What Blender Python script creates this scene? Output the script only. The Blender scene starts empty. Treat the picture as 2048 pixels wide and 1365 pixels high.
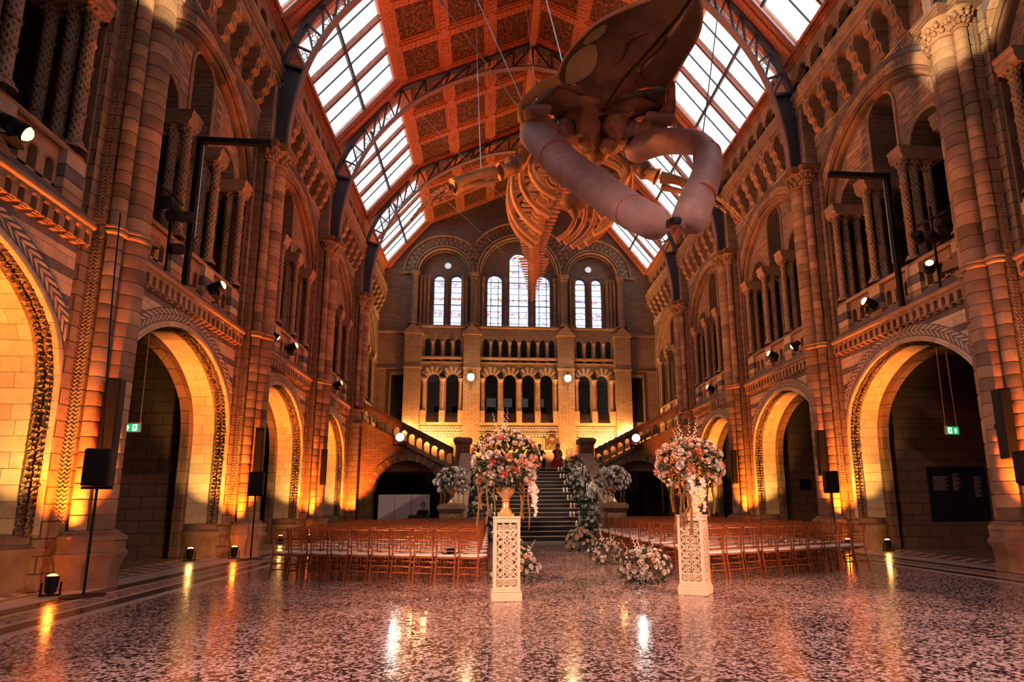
import bpy, math, random
from math import sin, cos, pi, sqrt, radians, atan2, acos, hypot
from mathutils import Vector, Matrix

S = bpy.context.scene
COL = S.collection
RND = random.Random(11)

# ------------------------------------------------------------------ camera
cd = bpy.data.cameras.new('camera')
cam = bpy.data.objects.new('camera', cd)
COL.objects.link(cam)
F_PX, PPX, PPY = 1178.22, 1085.81, 797.24
cd.sensor_fit = 'HORIZONTAL'
cd.sensor_width = 36.0
cd.lens = F_PX / 2048 * 36.0
cd.shift_x = -(PPX - 1024.0) / 2048
cd.shift_y = (PPY - 682.5) / 2048
cd.clip_end = 300
_R = Vector((0.99613543, -0.08758292, -0.0065911))
_U = Vector((-0.0092646, -0.17940337, 0.98373197))
_F = Vector((0.08734058, 0.97986921, 0.17952147))
cam.matrix_world = Matrix(((_R.x, _U.x, -_F.x, -1.8123), (_R.y, _U.y, -_F.y, 0.0),
                           (_R.z, _U.z, -_F.z, 1.32), (0, 0, 0, 1)))
S.camera = cam

# ------------------------------------------------------------------ world, view
S.view_settings.view_transform = 'Standard'
S.view_settings.look = 'None'
S.view_settings.gamma = 1.0
S.view_settings.use_curve_mapping = False
S.view_settings.exposure = 0.0
S.cycles.use_denoising = True
S.cycles.max_bounces = 5
S.cycles.diffuse_bounces = 2
S.cycles.glossy_bounces = 2
S.cycles.use_adaptive_sampling = True
S.cycles.adaptive_threshold = 0.10
S.cycles.adaptive_min_samples = 16
S.cycles.transmission_bounces = 4
S.cycles.transparent_max_bounces = 12
S.cycles.sample_clamp_indirect = 4.0

W = bpy.data.worlds.new('overcast_sky')
S.world = W
W.use_nodes = True
wn, wl = W.node_tree.nodes, W.node_tree.links
wn.clear()
wo = wn.new('ShaderNodeOutputWorld')
wb = wn.new('ShaderNodeBackground')
wc = wn.new('ShaderNodeTexCoord')
wz = wn.new('ShaderNodeTexNoise')
wz.inputs['Scale'].default_value = 2.2
wz.inputs['Detail'].default_value = 4
wr = wn.new('ShaderNodeValToRGB')
wr.color_ramp.elements[0].position = 0.38
wr.color_ramp.elements[0].color = (0.55, 0.68, 0.86, 1)
wr.color_ramp.elements[1].position = 0.56
wr.color_ramp.elements[1].color = (1, 1, 1, 1)
wl.new(wc.outputs['Generated'], wz.inputs['Vector'])
wl.new(wz.outputs['Fac'], wr.inputs['Fac'])
wl.new(wr.outputs['Color'], wb.inputs['Color'])
wb.inputs['Strength'].default_value = 2.4
wl.new(wb.outputs['Background'], wo.inputs['Surface'])

# ------------------------------------------------------------------ layout constants
Y0, B = 11.2165, 6.6597          # first pier, bay length
XW = 9.2                         # wall plane of both long sides
YE = 37.86                       # end wall
def PY(k): return Y0 + B * k
def BY(k): return Y0 + B * (k + 0.5)

# ------------------------------------------------------------------ materials
class NT:
    def __init__(s, name):
        s.m = bpy.data.materials.new(name)
        s.m.use_nodes = True
        s.t = s.m.node_tree
        s.t.nodes.clear()
        s.out = s.t.nodes.new('ShaderNodeOutputMaterial')
    def n(s, typ, props=None, **inp):
        nd = s.t.nodes.new('ShaderNode' + typ)
        for k, v in (props or {}).items():
            setattr(nd, k, v)
        for k, v in inp.items():
            key = int(k[1:]) if k[0] == 'i' and k[1:].isdigit() else k.replace('_', ' ')
            if hasattr(v, 'is_output'):
                s.t.links.new(v, nd.inputs[key])
            else:
                if isinstance(v, tuple) and len(v) == 3 and nd.inputs[key].type == 'RGBA':
                    v = v + (1,)
                nd.inputs[key].default_value = v
        return nd
    def ramp(s, fac, *stops):
        r = s.n('ValToRGB', Fac=fac)
        e = r.color_ramp.elements
        while len(e) < len(stops):
            e.new(0.5)
        for el, (p, c) in zip(e, stops):
            el.position = p
            el.color = tuple(c) + (1,)
        return r.outputs['Color']
    def mix(s, fac, a, b, mode='MIX'):
        m = s.n('MixRGB', {'blend_type': mode}, Fac=fac, Color1=a, Color2=b)
        return m.outputs['Color']
    def math(s, op, a, b=0.0):
        m = s.n('Math', {'operation': op}, i0=a, i1=b)
        return m.outputs[0]
    def bsdf(s, color, rough=0.8, spec=0.3, metal=0.0, bump=None, bstr=0.3, bdist=0.02, emit=None, estr=0.0, coat=0.0):
        p = s.n('BsdfPrincipled', Base_Color=color, Roughness=rough, Metallic=metal)
        p.inputs['Specular IOR Level'].default_value = spec
        if coat:
            p.inputs['Coat Weight'].default_value = coat
        if emit is not None:
            p.inputs['Emission Color'].default_value = tuple(emit) + (1,)
            p.inputs['Emission Strength'].default_value = estr
        if bump is not None:
            b = s.n('Bump', Height=bump, Strength=bstr, Distance=bdist)
            s.t.links.new(b.outputs[0], p.inputs['Normal'])
        s.t.links.new(p.outputs[0], s.out.inputs['Surface'])
        return p

def stone(name, c1, c2, rough=0.82, vary=0.45, bump=0.35, scale=2.5, spec=0.25):
    t = NT(name)
    tc = t.n('TexCoord').outputs['Object']
    rn = t.n('ObjectInfo').outputs['Random']
    off = t.n('CombineXYZ', X=t.math('MULTIPLY', rn, 37.0), Y=t.math('MULTIPLY', rn, 17.0)).outputs[0]
    v = t.n('VectorMath', {'operation': 'ADD'}, i0=tc, i1=off).outputs[0]
    big = t.n('TexNoise', Vector=v, Scale=scale, Detail=2.0, Roughness=0.65).outputs['Fac']
    fine = t.n('TexNoise', Vector=v, Scale=38.0, Detail=1.0, Roughness=0.7).outputs['Fac']
    col = t.ramp(big, (0.3, c1), (0.7, c2))
    val = t.math('ADD', t.math('MULTIPLY', rn, vary), 1.0 - vary * 0.5)
    g = t.n('CombineXYZ', X=val, Y=val, Z=val).outputs[0]
    col = t.mix(1.0, col, g, 'MULTIPLY')
    col = t.mix(t.math('MULTIPLY', fine, 0.45), col, (0.03, 0.02, 0.015))
    t.bsdf(col, rough, spec, bump=t.math('ADD', t.math('MULTIPLY', big, 0.6), fine), bstr=bump, bdist=0.015)
    return t.m

def masonry(name, c1, c2, mortar, bw=0.55, rh=0.27, gap=0.012, rough=0.85, bump=0.6):
    t = NT(name)
    tc = t.n('TexCoord').outputs['Object']
    sp = t.n('SeparateXYZ', Vector=tc)
    h = t.math('ADD', sp.outputs['X'], sp.outputs['Y'])
    v = t.n('CombineXYZ', X=h, Y=sp.outputs['Z']).outputs[0]
    br = t.n('TexBrick', Vector=v, Color1=c1, Color2=c2, Mortar=mortar, Scale=1.0)
    br.inputs['Mortar Size'].default_value = gap
    br.inputs['Brick Width'].default_value = bw
    br.inputs['Row Height'].default_value = rh
    br.inputs['Bias'].default_value = -0.1
    nz = t.n('TexNoise', Vector=tc, Scale=9.0, Detail=2.5, Roughness=0.7).outputs['Fac']
    col = t.mix(t.math('MULTIPLY', nz, 0.7), br.outputs['Color'], (0.05, 0.035, 0.028))
    hgt = t.math('SUBTRACT', t.math('MULTIPLY', nz, 0.3), br.outputs['Fac'])
    t.bsdf(col, rough, 0.2, bump=hgt, bstr=bump, bdist=0.02)
    return t.m

def plain(name, c, rough=0.5, spec=0.4, metal=0.0, vary=0.15, scale=8.0, bump=0.0, coat=0.0):
    t = NT(name)
    tc = t.n('TexCoord').outputs['Object']
    nz = t.n('TexNoise', Vector=tc, Scale=scale, Detail=1.5).outputs['Fac']
    lo = tuple(x * (1 - vary) for x in c)
    hi = tuple(min(1, x * (1 + vary)) for x in c)
    col = t.ramp(nz, (0.3, lo), (0.7, hi))
    t.bsdf(col, rough, spec, metal, bump=nz if bump else None, bstr=bump, coat=coat)
    return t.m

def glow(name, c, strength):
    t = NT(name)
    e = t.n('Emission', Color=c, Strength=strength)
    t.t.links.new(e.outputs[0], t.out.inputs['Surface'])
    return t.m

M = {}
M['buff'] = stone('buff_terracotta', (0.29, 0.175, 0.105), (0.43, 0.28, 0.175))
M['buffdark'] = stone('brown_terracotta', (0.185, 0.11, 0.068), (0.31, 0.195, 0.12))
M['cream'] = stone('cream_stone', (0.46, 0.36, 0.26), (0.60, 0.49, 0.36), vary=0.3)
M['pale'] = stone('pale_soffit_stone', (0.50, 0.40, 0.27), (0.64, 0.53, 0.37), vary=0.25)
M['slate'] = stone('slate_blue_terracotta', (0.10, 0.095, 0.105), (0.17, 0.155, 0.165), vary=0.3)
M['leaf'] = stone('carved_leaf_stone', (0.17, 0.11, 0.07), (0.32, 0.22, 0.14), scale=9.0)
M['core'] = masonry('course_stone', (0.34, 0.24, 0.16), (0.26, 0.18, 0.12), (0.07, 0.05, 0.04), 0.6, 0.28)
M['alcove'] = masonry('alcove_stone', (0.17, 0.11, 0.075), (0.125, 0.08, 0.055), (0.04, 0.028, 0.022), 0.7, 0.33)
M['brick'] = masonry('gault_brick', (0.36, 0.27, 0.20), (0.26, 0.185, 0.135), (0.12, 0.09, 0.07), 0.42, 0.115, 0.008)
M['joint'] = plain('dark_joint', (0.07, 0.05, 0.04), 0.9, 0.1)
M['iron'] = plain('painted_iron', (0.055, 0.055, 0.065), 0.45, 0.5, 0.3, 0.3, 30.0, 0.15)
M['ironpink'] = plain('rust_pink_iron', (0.20, 0.13, 0.12), 0.55, 0.4, 0.2, 0.4, 40.0, 0.2)
M['wood'] = plain('red_stained_wood', (0.36, 0.125, 0.065), 0.5, 0.4, 0, 0.35, 14.0, 0.15)
M['woodpale'] = plain('pale_painted_wood', (0.66, 0.56, 0.52), 0.5, 0.4, 0, 0.2, 14.0, 0.1)
M['black'] = plain('black_plastic', (0.010, 0.010, 0.011), 0.6, 0.12, 0, 0.3, 60.0)
M['grille'] = plain('black_speaker_grille', (0.012, 0.012, 0.013), 0.85, 0.08, 0.0, 0.5, 220.0, 0.4)
M['steel'] = plain('steel_cable', (0.5, 0.48, 0.46), 0.35, 0.6, 0.8, 0.1)

def specials():
    # mosaic floor: small pebbly tesserae, dark and pink, polished
    t = NT('polished_mosaic')
    tc = t.n('TexCoord').outputs['Object']
    vo = t.n('TexVoronoi', {'feature': 'F1'}, Vector=tc, Scale=34.0)
    ed = t.n('TexVoronoi', {'feature': 'DISTANCE_TO_EDGE'}, Vector=tc, Scale=34.0).outputs['Distance']
    hue = t.n('SeparateColor', Color=vo.outputs['Color']).outputs[0]
    pat = t.n('TexNoise', Vector=tc, Scale=0.9, Detail=3.0, Roughness=0.6).outputs['Fac']
    sel = t.math('ADD', hue, t.math('MULTIPLY', t.math('SUBTRACT', pat, 0.5), 0.9))
    col = t.ramp(sel, (0.16, (0.03, 0.022, 0.024)), (0.36, (0.12, 0.07, 0.065)), (0.47, (0.52, 0.33, 0.30)), (0.9, (0.80, 0.60, 0.55)))
    edge = t.ramp(ed, (0.02, (0.25, 0.25, 0.25)), (0.10, (1, 1, 1)))
    col = t.mix(1.0, col, edge, 'MULTIPLY')
    rgh = t.math('ADD', t.math('MULTIPLY', hue, 0.08), 0.10)
    p = t.bsdf(col, rgh, 0.75, bump=t.math('ADD', hue, t.math('MULTIPLY', pat, 0.5)), bstr=0.12, bdist=0.006)
    M['mosaic'] = t.m
    # painted ceiling panel: dark foliage over orange ground
    t = NT('painted_ceiling_panel')
    tc = t.n('TexCoord').outputs['Object']
    rn = t.n('ObjectInfo').outputs['Random']
    v = t.n('VectorMath', {'operation': 'ADD'}, i0=tc, i1=t.n('CombineXYZ', X=t.math('MULTIPLY', rn, 50.0)).outputs[0]).outputs[0]
    a = t.n('TexVoronoi', {'feature': 'DISTANCE_TO_EDGE'}, Vector=v, Scale=3.2).outputs['Distance']
    b = t.n('TexNoise', Vector=v, Scale=7.0, Detail=6.0, Roughness=0.7).outputs['Fac']
    br = t.ramp(a, (0.015, (0.0, 0.0, 0.0)), (0.05, (1, 1, 1)))
    col = t.ramp(b, (0.40, (0.022, 0.010, 0.006)), (0.54, (0.12, 0.042, 0.018)), (0.68, (0.36, 0.14, 0.05)))
    col = t.mix(1.0, col, t.mix(0.45, (1, 1, 1), br), 'MULTIPLY')
    t.bsdf(col, 0.6, 0.3, bump=b, bstr=0.1)
    M['painted'] = t.m
    # clear pane that lets the sky through
    for nm, tint in (('glass', (0.97, 0.98, 1.0)),):
        t = NT('skylight_' + nm)
        tr = t.n('BsdfTransparent', Color=tint)
        gl = t.n('BsdfGlossy', Color=(1, 1, 1), Roughness=0.1)
        mx = t.n('MixShader', Fac=0.06)
        t.t.links.new(tr.outputs[0], mx.inputs[1])
        t.t.links.new(gl.outputs[0], mx.inputs[2])
        t.t.links.new(mx.outputs[0], t.out.inputs['Surface'])
        M[nm] = t.m
    # stained glass: mostly pale quarries, coloured border and bands
    t = NT('stained_glass')
    tc = t.n('TexCoord').outputs['Object']
    sp = t.n('SeparateXYZ', Vector=tc)
    vo = t.n('TexVoronoi', Vector=tc, Scale=7.0)
    wv = t.n('TexWave', {'wave_type': 'BANDS', 'bands_direction': 'Z'}, Vector=tc, Scale=0.30, Distortion=0.0).outputs['Fac']
    cc = t.n('SeparateColor', Color=vo.outputs['Color'])
    red = t.ramp(cc.outputs[0], (0.45, (0.85, 0.88, 1.0)), (0.55, (0.75, 0.25, 0.18)), (0.75, (0.35, 0.42, 0.75)), (0.9, (0.9, 0.6, 0.3)))
    edge = t.ramp(t.n('TexVoronoi', {'feature': 'DISTANCE_TO_EDGE'}, Vector=tc, Scale=7.0).outputs['Distance'], (0.02, (0.5, 0.5, 0.55)), (0.06, (1, 1, 1)))
    band = t.ramp(wv, (0.80, (0, 0, 0)), (0.88, (0.75, 0.75, 0.75)))
    col = t.mix(band, t.mix(1.0, (0.9, 0.92, 1.0), edge, 'MULTIPLY'), red)
    tr = t.n('BsdfTransparent', Color=col)
    t.t.links.new(tr.outputs[0], t.out.inputs['Surface'])
    M['stained'] = t.m
specials()
t = NT('frosted_strip')
_a = t.n('BsdfTranslucent', Color=(0.80, 0.78, 0.82))
_b = t.n('BsdfDiffuse', Color=(0.55, 0.48, 0.46))
_m = t.n('MixShader', Fac=0.4)
t.t.links.new(_a.outputs[0], _m.inputs[1]); t.t.links.new(_b.outputs[0], _m.inputs[2]); t.t.links.new(_m.outputs[0], t.out.inputs['Surface'])
M['frost'] = t.m

# ------------------------------------------------------------------ mesh helpers
class MB:
    """collects faces and turns them into one mesh"""
    def __init__(s):
        s.v, s.f, s.mi = [], [], []
        s.cur = 0
    def add(s, vs, fs):
        o = len(s.v)
        s.v += [tuple(p) for p in vs]
        s.f += [tuple(i + o for i in f) for f in fs]
        s.mi += [s.cur] * len(fs)
        return s
    def box(s, a, b):
        x0, y0, z0 = a
        x1, y1, z1 = b
        return s.add([(x0, y0, z0), (x1, y0, z0), (x1, y1, z0), (x0, y1, z0), (x0, y0, z1), (x1, y0, z1), (x1, y1, z1), (x0, y1, z1)],
                     [(3, 2, 1, 0), (4, 5, 6, 7), (0, 1, 5, 4), (1, 2, 6, 5), (2, 3, 7, 6), (3, 0, 4, 7)])
    def cbox(s, c, d):
        return s.box([c[i] - d[i] / 2 for i in range(3)], [c[i] + d[i] / 2 for i in range(3)])
    def bbox(s, a, b, w=0.01):
        """box with chamfered long edges on all sides (cheap: 24 verts)"""
        x0, y0, z0 = a
        x1, y1, z1 = b
        vs, fs = [], []
        for (z, i) in ((z0, w), (z0 + w, 0), (z1 - w, 0), (z1, w)):
            vs += [(x0 + i + w, y0 + i, z), (x1 - i - w, y0 + i, z), (x1 - i, y0 + i + w, z), (x1 - i, y1 - i - w, z),
                   (x1 - i - w, y1 - i, z), (x0 + i + w, y1 - i, z), (x0 + i, y1 - i - w, z), (x0 + i, y0 + i + w, z)]
        for r in range(3):
            for j in range(8):
                k = (j + 1) % 8
                fs.append((r * 8 + j, r * 8 + k, r * 8 + 8 + k, r * 8 + 8 + j))
        fs += [tuple(range(7, -1, -1)), tuple(range(24, 32))]
        return s.add(vs, fs)
    def prism(s, poly, fn, d0, d1, caps=True):
        """extrude a closed 2-D polygon; fn(a, b, d) gives the 3-D point"""
        n = len(poly)
        vs = [fn(a, b, d0) for a, b in poly] + [fn(a, b, d1) for a, b in poly]
        fs = [(i, (i + 1) % n, n + (i + 1) % n, n + i) for i in range(n)]
        if caps:
            fs += [tuple(range(n - 1, -1, -1)), tuple(range(n, 2 * n))]
        return s.add(vs, fs)
    def lathe(s, prof, n=16, c=(0, 0, 0), a0=0.0, a1=2 * pi, caps=True, sy=1.0):
        full = abs(a1 - a0 - 2 * pi) < 1e-6
        m = n if full else n + 1
        vs = []
        for r, z in prof:
            for i in range(m):
                a = a0 + (a1 - a0) * i / n
                vs.append((c[0] + r * cos(a), c[1] + r * sin(a) * sy, c[2] + z))
        fs = []
        for k in range(len(prof) - 1):
            for i in range(n):
                j = (i + 1) % m
                fs.append((k * m + i, k * m + j, (k + 1) * m + j, (k + 1) * m + i))
        if caps and full:
            if prof[0][0] > 1e-5:
                fs.append(tuple(range(n - 1, -1, -1)))
            if prof[-1][0] > 1e-5:
                fs.append(tuple((len(prof) - 1) * m + i for i in range(n)))
        return s.add(vs, fs)
    def tube(s, pts, r, n=8, closed=False, flat=1.0):
        """round (or flattened) tube along points; r a number or one per point"""
        P = [Vector(p) for p in pts]
        m = len(P)
        rs = r if isinstance(r, (list, tuple)) else [r] * m
        vs, fs = [], []
        up = None
        for i in range(m):
            if closed:
                t = P[(i + 1) % m] - P[i - 1]
            else:
                t = P[min(i + 1, m - 1)] - P[max(i - 1, 0)]
            t.normalize()
            if up is None:
                up = Vector((0, 0, 1)) if abs(t.z) < 0.9 else Vector((1, 0, 0))
            a = t.cross(up)
            if a.length < 1e-6:
                a = t.cross(Vector((0, 1, 0)))
            a.normalize()
            b = a.cross(t)
            b.normalize()
            up = b
            for j in range(n):
                q = 2 * pi * j / n
                vs.append(P[i] + a * (rs[i] * cos(q)) + b * (rs[i] * flat * sin(q)))
        for i in range(m if closed else m - 1):
            for j in range(n):
                k = (j + 1) % n
                i2 = (i + 1) % m
                fs.append((i * n + j, i * n + k, i2 * n + k, i2 * n + j))
        if not closed:
            fs += [tuple(range(n - 1, -1, -1)), tuple((m - 1) * n + j for j in range(n))]
        return s.add(vs, fs)
    def bar(s, p, q, w, h=None):
        """rectangular bar from p to q"""
        P, Q = Vector(p), Vector(q)
        h = h or w
        t = (Q - P).normalized()
        a = t.cross(Vector((0, 0, 1)))
        if a.length < 1e-4:
            a = Vector((1, 0, 0))
        a.normalize()
        b = a.cross(t).normalized()
        vs = [E + a * (sx * w / 2) + b * (sy * h / 2) for E in (P, Q) for sx, sy in ((-1, -1), (1, -1), (1, 1), (-1, 1))]
        return s.add(vs, [(3, 2, 1, 0), (4, 5, 6, 7), (0, 1, 5, 4), (1, 2, 6, 5), (2, 3, 7, 6), (3, 0, 4, 7)])
    def ball(s, c, r, n=8, m=5, sx=1, sy=1, sz=1):
        prof = [(max(1e-6, sin(pi * i / m)) * r, -cos(pi * i / m) * r * sz / 1.0) for i in range(m + 1)]
        o = len(s.v)
        s.lathe(prof, n, (0, 0, 0), caps=False)
        for i in range(o, len(s.v)):
            x, y, z = s.v[i]
            s.v[i] = (c[0] + x * sx, c[1] + y * sy, c[2] + z)
        return s
    def xf(s, mat, start=0):
        for i in range(start, len(s.v)):
            s.v[i] = tuple(mat @ Vector(s.v[i]))
        return s
    def mesh(s, name, mats, smooth=None):
        me = bpy.data.meshes.new(name)
        me.from_pydata(s.v, [], s.f)
        if not isinstance(mats, (list, tuple)):
            mats = [mats]
        for m in mats:
            me.materials.append(M[m] if isinstance(m, str) else m)
        if len(mats) > 1:
            me.polygons.foreach_set('material_index', s.mi)
        if smooth:
            me.shade_smooth()
            me.set_sharp_from_angle(angle=radians(smooth))
        me.update()
        return me

def O(name, me, parent=None, loc=None, rz=0.0, label=None, cat=None, group=None, kind=None, rot=None, sc=None):
    o = bpy.data.objects.new(name, me)
    COL.objects.link(o)
    if parent is not None:
        o.parent = parent
    if loc is not None:
        o.location = loc
    if rot is not None:
        o.rotation_euler = rot
    elif rz:
        o.rotation_euler = (0, 0, rz)
    if sc is not None:
        o.scale = (sc, sc, sc) if isinstance(sc, (int, float)) else sc
    if label: o['label'] = label
    if cat: o['category'] = cat
    if group: o['group'] = group
    if kind: o['kind'] = kind
    return o

def spot(name, loc, target, col, power, angle=60, blend=0.6, size=0.08, parent=None):
    l = bpy.data.lights.new(name, 'SPOT')
    l.color = col
    l.energy = power
    l.spot_size = radians(angle)
    l.spot_blend = blend
    l.shadow_soft_size = size
    o = bpy.data.objects.new(name, l)
    COL.objects.link(o)
    d = Vector(target) - Vector(loc)
    o.rotation_euler = d.to_track_quat('-Z', 'Y').to_euler()
    o.location = loc
    if parent:
        o.parent = parent
    return o

def arcpts(cx, cz, r, a0, a1, n):
    return [(cx + r * cos(a0 + (a1 - a0) * i / n), cz + r * sin(a0 + (a1 - a0) * i / n)) for i in range(n + 1)]

def strips(mb, ts, lo, hi, x0, x1, fn, top=True):
    """a wall in vertical strips between lo(t) and hi(t): front face x0, back x1, soffits between; fn(t, z, x) -> point"""
    e = 1e-4
    prev = None
    for a, b in zip(ts[:-1], ts[1:]):
        la, lb, ha, hb = lo(a + e), lo(b - e), hi(a + e), hi(b - e)
        q = [fn(a, la, x0), fn(b, lb, x0), fn(b, hb, x0), fn(a, ha, x0), fn(a, la, x1), fn(b, lb, x1), fn(b, hb, x1), fn(a, ha, x1)]
        fs = [(0, 1, 2, 3), (7, 6, 5, 4), (1, 0, 4, 5)]
        if top:
            fs.append((3, 2, 6, 7))
        mb.add(q, fs)
        if prev is not None and abs(prev[0] - la) > 0.01:
            z0, z1 = sorted((prev[0], la))
            mb.add([fn(a, z0, x0), fn(a, z1, x0), fn(a, z1, x1), fn(a, z0, x1)], [(0, 1, 2, 3)])
        prev = (lb, hb)
    return mb

def breaks(*vals):
    return sorted(set(round(v, 5) for v in vals))
def lin(a, b, n):
    return [a + (b - a) * i / n for i in range(n + 1)]
LOC = lambda t, z, x: (x, t, z)          # bay local: x outward, y along the wall

# ================================================================== long side walls
t = NT('carved_shaft_stone')
_tc = t.n('TexCoord').outputs['Object']
_sp = t.n('SeparateXYZ', Vector=_tc)
_an = t.math('ARCTAN2', _sp.outputs['Y'], _sp.outputs['X'])
_w = t.math('SINE', t.math('ADD', t.math('MULTIPLY', _an, 6.0), t.math('MULTIPLY', _sp.outputs['Z'], 40.0)))
_w2 = t.math('SINE', t.math('SUBTRACT', t.math('MULTIPLY', _an, 6.0), t.math('MULTIPLY', _sp.outputs['Z'], 40.0)))
_w = t.math('MAXIMUM', _w, _w2)
_nz = t.n('TexNoise', Vector=_tc, Scale=20.0, Detail=4.0).outputs['Fac']
_c = t.mix(_nz, (0.40, 0.28, 0.185), (0.22, 0.15, 0.10))
_c = t.mix(t.math('MULTIPLY', t.math('LESS_THAN', _w, 0.1), 0.5), _c, (0.06, 0.04, 0.03))
t.bsdf(_c, 0.8, 0.2, bump=_w, bstr=0.8, bdist=0.012)
M['carved'] = t.m

ZC, RA, TJ = 2.62, 2.93, 2.65              # ground arch: centre height, radius, jamb
ZU, RU = 10.39, 2.75                       # gallery arch
A0 = acos(TJ / RA)
def arch_z(t, r=RA): return ZC + sqrt(max(0.0, r * r - t * t))

def _cr(p, sub):
    out = []
    for i in range(len(p) - 1):
        p0, p1, p2, p3 = p[max(i - 1, 0)], p[i], p[i + 1], p[min(i + 2, len(p) - 1)]
        for j in range(sub):
            q = j / sub
            out.append(tuple(0.5 * (2 * p1[c] + (p2[c] - p0[c]) * q + (2 * p0[c] - 5 * p1[c] + 4 * p2[c] - p3[c]) * q * q + (3 * p1[c] - p0[c] - 3 * p2[c] + p3[c]) * q ** 3) for c in (0, 1)))
    return out + [p[-1]]
_arc = [(RA * cos(radians(q)), ZC + RA * sin(radians(q))) for q in range(38, 91, 4)]
HP = [(TJ, 0.9 + 0.2 * i) for i in range(11)] + _cr([(TJ, 3.1), (2.615, 3.55), (2.53, 3.92), (2.43, 4.20), _arc[0]], 4)[1:] + _arc[1:]
_hl = [0.0]
for _a, _b in zip(HP[:-1], HP[1:]): _hl.append(_hl[-1] + hypot(_b[0] - _a[0], _b[1] - _a[1]))
HL = _hl[-1]
def hp(u, d=0.0):
    """point at arc-length fraction u of the half arch (jamb foot to crown), pushed outward by d"""
    L = max(0.0, min(1.0, u)) * HL
    i = 0
    while i < len(HP) - 2 and _hl[i + 1] < L: i += 1
    f = (L - _hl[i]) / (_hl[i + 1] - _hl[i])
    a, b = HP[i], HP[i + 1]
    p = (a[0] + (b[0] - a[0]) * f, a[1] + (b[1] - a[1]) * f)
    j, k = max(0, i - 1), min(len(HP) - 1, i + 2)
    tx, tz = HP[k][0] - HP[j][0], HP[k][1] - HP[j][1]
    if u >= 0.9999: tx, tz = -1.0, 0.0
    n = hypot(tx, tz)
    return (p[0] + tz / n * d, p[1] - tx / n * d)
def hp_block(u0, u1, d0, d1, x0, x1, s=1, n=3):
    us = [u0 + (u1 - u0) * i / n for i in range(n + 1)]
    poly = [hp(u, d0) for u in us] + [hp(u, d1) for u in reversed(us)]
    return MB().prism([(s * a, b) for a, b in poly], lambda a, b, d: (d, a, b), x0, x1)
def hp_z(t, d=0.0):
    """height of the arch outline at offset t"""
    t = abs(t)
    lo_, hi_ = 0.0, 1.0
    for _ in range(30):
        m_ = (lo_ + hi_) / 2
        if hp(m_, d)[0] > t: lo_ = m_
        else: hi_ = m_
    return hp(lo_, d)[1]
def ring_block(r0, r1, a0, a1, x0, x1, zc, n=3):
    p = arcpts(0, zc, r1, a0, a1, n) + arcpts(0, zc, r0, a1, a0, n)
    return MB().prism(p, lambda a, b, d: (d, a, b), x0, x1)

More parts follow.
